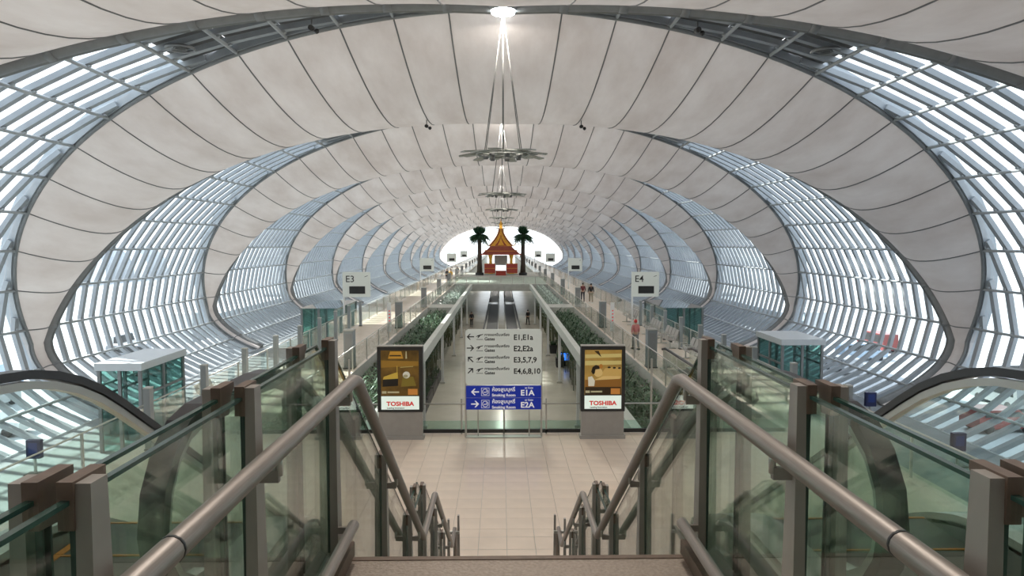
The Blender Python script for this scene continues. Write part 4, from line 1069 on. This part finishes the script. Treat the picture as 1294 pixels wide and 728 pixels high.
# ================================================================== PEOPLE
def skin_obj(name, verts, edges, rad, m, parent, sub=1):
    me = D.meshes.new(name); me.from_pydata([tuple(v) for v in verts], edges, []); o = D.objects.new(name, me); C.objects.link(o); o.parent = parent
    sk = o.modifiers.new('skin', 'SKIN'); sk.use_smooth_shade = True
    for i, r in enumerate(rad):
        sv = me.skin_vertices[0].data[i]; sv.radius = r if isinstance(r, tuple) else (r, r); sv.use_root = (i == 0)
    if sub: ss = o.modifiers.new('sub', 'SUBSURF'); ss.levels = sub; ss.render_levels = sub
    me.materials.append(M[m] if isinstance(m, str) else m); return o
def person(loc, rz, label, top, trousers, hair='hair', h=1.7, bag=None, scarf=None, stride=0.16, group=None, skirt=False):
    r = empty('person', loc, rz, label=label, cat='person', group=group); k = h/1.72; st_ = stride
    # body: pelvis root; +y is the walking direction
    V = [(0,0,.95),(0,.01,1.12),(0,0,1.30),(0,0,1.42),(0,.01,1.50),(0,.02,1.58),(0,.02,1.68)]
    R = [(.13,.10),(.12,.09),(.14,.10),(.08,.07),(.05,.05),(.075,.085),(.06,.075)]
    E_ = [(0,1),(1,2),(2,3),(3,4),(4,5),(5,6)]
    for s, q in ((-1, 1), (1, -1)):
        b = len(V)
        V += [(s*.09, 0, .90), (s*.10, q*st_*.55+.03, .50), (s*.10, q*st_-(.05 if q < 0 else 0), .10), (s*.11, q*st_+.10, .04)]; R += [(.085,.09),.055,.035,(.04,.028)]
        E_ += [(0,b),(b,b+1),(b+1,b+2),(b+2,b+3)]
        b = len(V)
        V += [(s*.17,0,1.40), (s*.23,-q*.05,1.15), (s*.24,-q*.10+.05,.92), (s*.24,-q*.10+.08,.85)]; R += [.055,.04,.028,(.02,.035)]
        E_ += [(3,b),(b,b+1),(b+1,b+2),(b+2,b+3)]
        for f_ in range(4):
            c = len(V); yy = -q*.10+.05+.022*f_; V += [(s*.238, yy, .83), (s*.232, yy+.008, .775-.008*abs(f_-1.5))]; R += [.009,.008]; E_ += [(b+3,c),(c,c+1)]
        c = len(V); V += [(s*.215, -q*.10+.10, .84), (s*.205, -q*.10+.125, .80)]; R += [.010,.009]; E_ += [(b+3,c),(c,c+1)]
    body = skin_obj('body', [Vector(v)*k for v in V], E_, [tuple(a*k for a in x) if isinstance(x, tuple) else x*k for x in R], 'skin', r)
    # shirt
    tm_ = simple('cloth_'+top[0], top[1], 0.8)
    V = [(0,0,.93),(0,.01,1.12),(0,0,1.30),(0,0,1.44)]; R = [(.165,.125),(.145,.11),(.165,.12),(.075,.075)]; E_ = [(0,1),(1,2),(2,3)]
    for s, q in ((-1, 1), (1, -1)):
        b = len(V); V += [(s*.175,0,1.39),(s*.232,-q*.05,1.15),(s*.241,-q*.09+.04,.98)]; R += [.068,.053,.042]; E_ += [(2,b),(b,b+1),(b+1,b+2)]
    skin_obj('shirt', [Vector(v)*k for v in V], E_, [tuple(a*k for a in x) if isinstance(x, tuple) else x*k for x in R], tm_, r)
    pm_ = simple('cloth_'+trousers[0], trousers[1], 0.8)
    if skirt:
        MB().lathe(0, 0, [(0.27*k, 0.25*k), (0.22*k, 0.6*k), (0.16*k, 1.0*k)], 14).build('skirt', pm_, r)
    else:
        V = [(0,0,.97)]; R = [(.155,.12)]; E_ = []
        for s, q in ((-1, 1), (1, -1)):
            b = len(V); V += [(s*.09,0,.88),(s*.10,q*st_*.55+.03,.50),(s*.10,q*st_-(.05 if q < 0 else 0),.12)]; R += [.105,.075,.06]; E_ += [(0,b),(b,b+1),(b+1,b+2)]
        skin_obj('trousers', [Vector(v)*k for v in V], E_, [tuple(a*k for a in x) if isinstance(x, tuple) else x*k for x in R], pm_, r)
    # hair or scarf shell, ears, nose, eyes
    hm = 'hair' if not scarf else simple('cloth_'+scarf[0], scarf[1], 0.8)
    mb = MB(); n, mm = 12, 7; vv = []; ff = []
    for i in range(mm+1):
        th = (PI*0.62)*i/mm if not scarf else (PI*0.75)*i/mm
        for j in range(n):
            ph = 2*PI*j/n; front = math.sin(ph) > 0.45; t2 = th*(0.62 if front else 1)
            vv.append((0.094*math.sin(t2)*math.cos(ph), 0.012+0.11*math.sin(t2)*math.sin(ph)-0.01, 1.635+0.115*math.cos(t2)))
    for i in range(mm):
        for j in range(n): ff.append((i*n+j, i*n+(j+1)%n, (i+1)*n+(j+1)%n, (i+1)*n+j))
    mb.add([Vector(v)*k for v in vv], ff, True).build('hair' if not scarf else 'head_scarf', hm, r)
    for s in (-1, 1):
        MB().lathe(s*.032*k, .108*k, [(.004*k, 1.622*k), (.010*k, 1.63*k), (.004*k, 1.638*k)], 6).build('eye', 'ink', body)
        sh = [sv for sv in (1,)]
        q = 1 if s < 0 else -1
        yb_ = q*st_-(.05 if q < 0 else 0)
        MB().prism([(yb_-.09, 0), (yb_+.19, 0), (yb_+.18, .05), (yb_+.04, .10), (yb_-.08, .10)], 'x', s*.10-.05, s*.10+.05).build('shoe', 'dark' if not bag else 'white_metal', r).scale = (k,k,k)
        MB().tube([(s*.088*k, .02*k, 1.60*k), (s*.094*k, .01*k, 1.64*k)], .014*k, 5).build('ear', 'skin', body)
    MB().tube([(0, .105*k, 1.625*k), (0, .128*k, 1.595*k)], [.008*k, .014*k], 5).build('nose', 'skin', body)
    MB().box(-.025*k, .025*k, .098*k, .106*k, 1.555*k, 1.563*k).build('mouth', simple('lips', (.3,.1,.08)), body)
    return r
person((7.55, 62.5, 0), 0, 'person in dark red top walking away on the right walkway, left of the pair', ('maroon', (0.12, 0.015, 0.02)), ('navy', (0.02, 0.025, 0.04)), h=1.68)
person((8.05, 60.5, 0), 0, 'person in black shirt and khaki trousers, right of the pair on the right walkway', ('black', (0.012, 0.012, 0.014)), ('khaki', (0.28, 0.24, 0.17)), h=1.76, bag=1)
person((5.75+1.0, 33.8, 0), 0.2, 'person with a red head covering and pink top behind the right totem', ('pink', (0.45, 0.16, 0.15)), ('grey', (0.2, 0.2, 0.2)), scarf=('red', (0.5, 0.03, 0.03)), h=1.5)
person((-7.7, 97, 0), PI, 'person in dark clothes at the left edge of the group on the left walkway', ('charcoal', (0.03, 0.03, 0.035)), ('navy', (0.02, 0.025, 0.04)))
person((-7.0, 95, 0), PI, 'person in yellow top walking in the group on the left walkway', ('yellow', (0.6, 0.36, 0.05)), ('sand', (0.5, 0.42, 0.3)), skirt=True)
person((-7.35, 99, 0), PI, 'person in cream clothes in the middle of the group on the left walkway', ('cream', (0.6, 0.5, 0.38)), ('white', (0.6, 0.58, 0.52)))
person((-6.9, 108, 0), 0, 'person in black walking away behind the group on the left walkway', ('black', (0.012, 0.012, 0.014)), ('black', (0.012, 0.012, 0.014)))
person((3.1, 78, -4), 0.4, 'person in black on the lower floor beside the right columns', ('black', (0.012, 0.012, 0.014)), ('black', (0.012, 0.012, 0.014)))
person((-3.3, 76, -4), PI, 'person in dark clothes on the lower floor beside the left columns', ('charcoal', (0.03, 0.03, 0.035)), ('black', (0.012, 0.012, 0.014)))
person((-13.5, 72, -4.6), PI/2, 'person in black standing in the left gate lounge by the facade', ('black', (0.012, 0.012, 0.014)), ('black', (0.012, 0.012, 0.014)))
person((10.4, 15.6, 0), 0.1, 'person in dark blue beside the blue box sign nearest the stairs', ('indigo', (0.03, 0.04, 0.15)), ('navy', (0.02, 0.025, 0.04)), h=1.2) if False else None

# ================================================================== OUTSIDE: APRON VEHICLES AND THE NEXT BUILDING
def van(x, y, rz, col, label, L=5.2, h=2.2):
    r = empty('van', (x, y, -8.2), rz, label=label, cat='vehicle', group='vehicles on the apron')
    bm_ = simple('paint_%d%d%d' % tuple(int(c*99) for c in col), col, 0.3)
    MB().prism([(-L/2, .35), (L/2, .35), (L/2, 1.0), (L/2-.9, 1.15), (L/2-1.5, h), (-L/2+.1, h), (-L/2, 1.2)], 'y', -0.95, 0.95).build('body', bm_, r)
    MB().prism([(L/2-1.0, 1.2), (L/2-1.55, h-.15), (-L/2+.5, h-.15), (-L/2+.4, 1.2)], 'y', -0.97, 0.97).build('window_band', 'dark', r)
    for sx in (-1, 1):
        for sy in (-1, 1): 
            w = MB().lathe(0, 0, [(.34, -.11), (.36, 0), (.34, .11)], 14).build('wheel', 'tyre', r); w.rotation_euler = (PI/2, 0, 0); w.location = (sx*L*.32, sy*.88, .36)
cols = [('white', (.7,.7,.7)), ('dark red', (.2,.035,.03)), ('silver', (.45,.46,.47)), ('grey', (.25,.26,.27)), ('pale blue', (.35,.45,.55))]
rnd = random.Random(4); i = 0
for s, sd in ((1, 'right'), (-1, 'left')):
    for q in range(8):
        c = cols[(q*2+(s > 0)) % 5]
        van(s*(36+(q % 3)*6), 48+q*7.5, PI/2 if q % 2 else 0.1, c[1], '%s van parked outside the %s facade, %s of that row' % (c[0], sd, ORD[q]), 4.6+(q % 3)*0.8, 1.7+0.3*(q % 3)); i += 1
for s, sd in ((-1, 'left'), (1, 'right')):
    bd = empty('terminal_wing', (s*150, 120, -8.2), label='long grey terminal wing seen far through the %s facade' % sd, cat='building')
    poly = [(-14*math.cos(PI*i/12), 4+10*math.sin(PI*i/12)) for i in range(13)]
    MB().prism([(-14, 0)]+poly+[(14, 0)], 'y', -120, 160).build('shell', 'fin', bd)
    for q in range(10): 
        MB().prism([(p[0]*1.02, p[1]*1.02) for p in [(-14, 0)]+poly+[(14, 0)]], 'y', -118+q*28, -108+q*28).build('roof_band', 'white_metal', bd)
    jb = empty('jet_bridge', (s*31, 70, -8.2), label='white boarding bridge outside the %s facade' % sd, cat='jet bridge')
    MB().box(-2.5 if s < 0 else 0, 0 if s < 0 else 2.5, -1.5, 1.5, 3.5, 6.5).build('rotunda', 'white_metal', jb)
    MB().prism([(-1.4, 3.6), (1.4, 3.6), (1.4, 6.2), (-1.4, 6.2)], 'y', 1.5, 24).build('tunnel', 'white_metal', jb)
    MB().box(-1.8, 1.8, 24, 27, 3.3, 6.5).build('cab', 'steel', jb)
    for y in (8, 22): MB().box(-0.25, 0.25, y-.25, y+.25, 0, 3.6).build('leg', 'steel', jb)
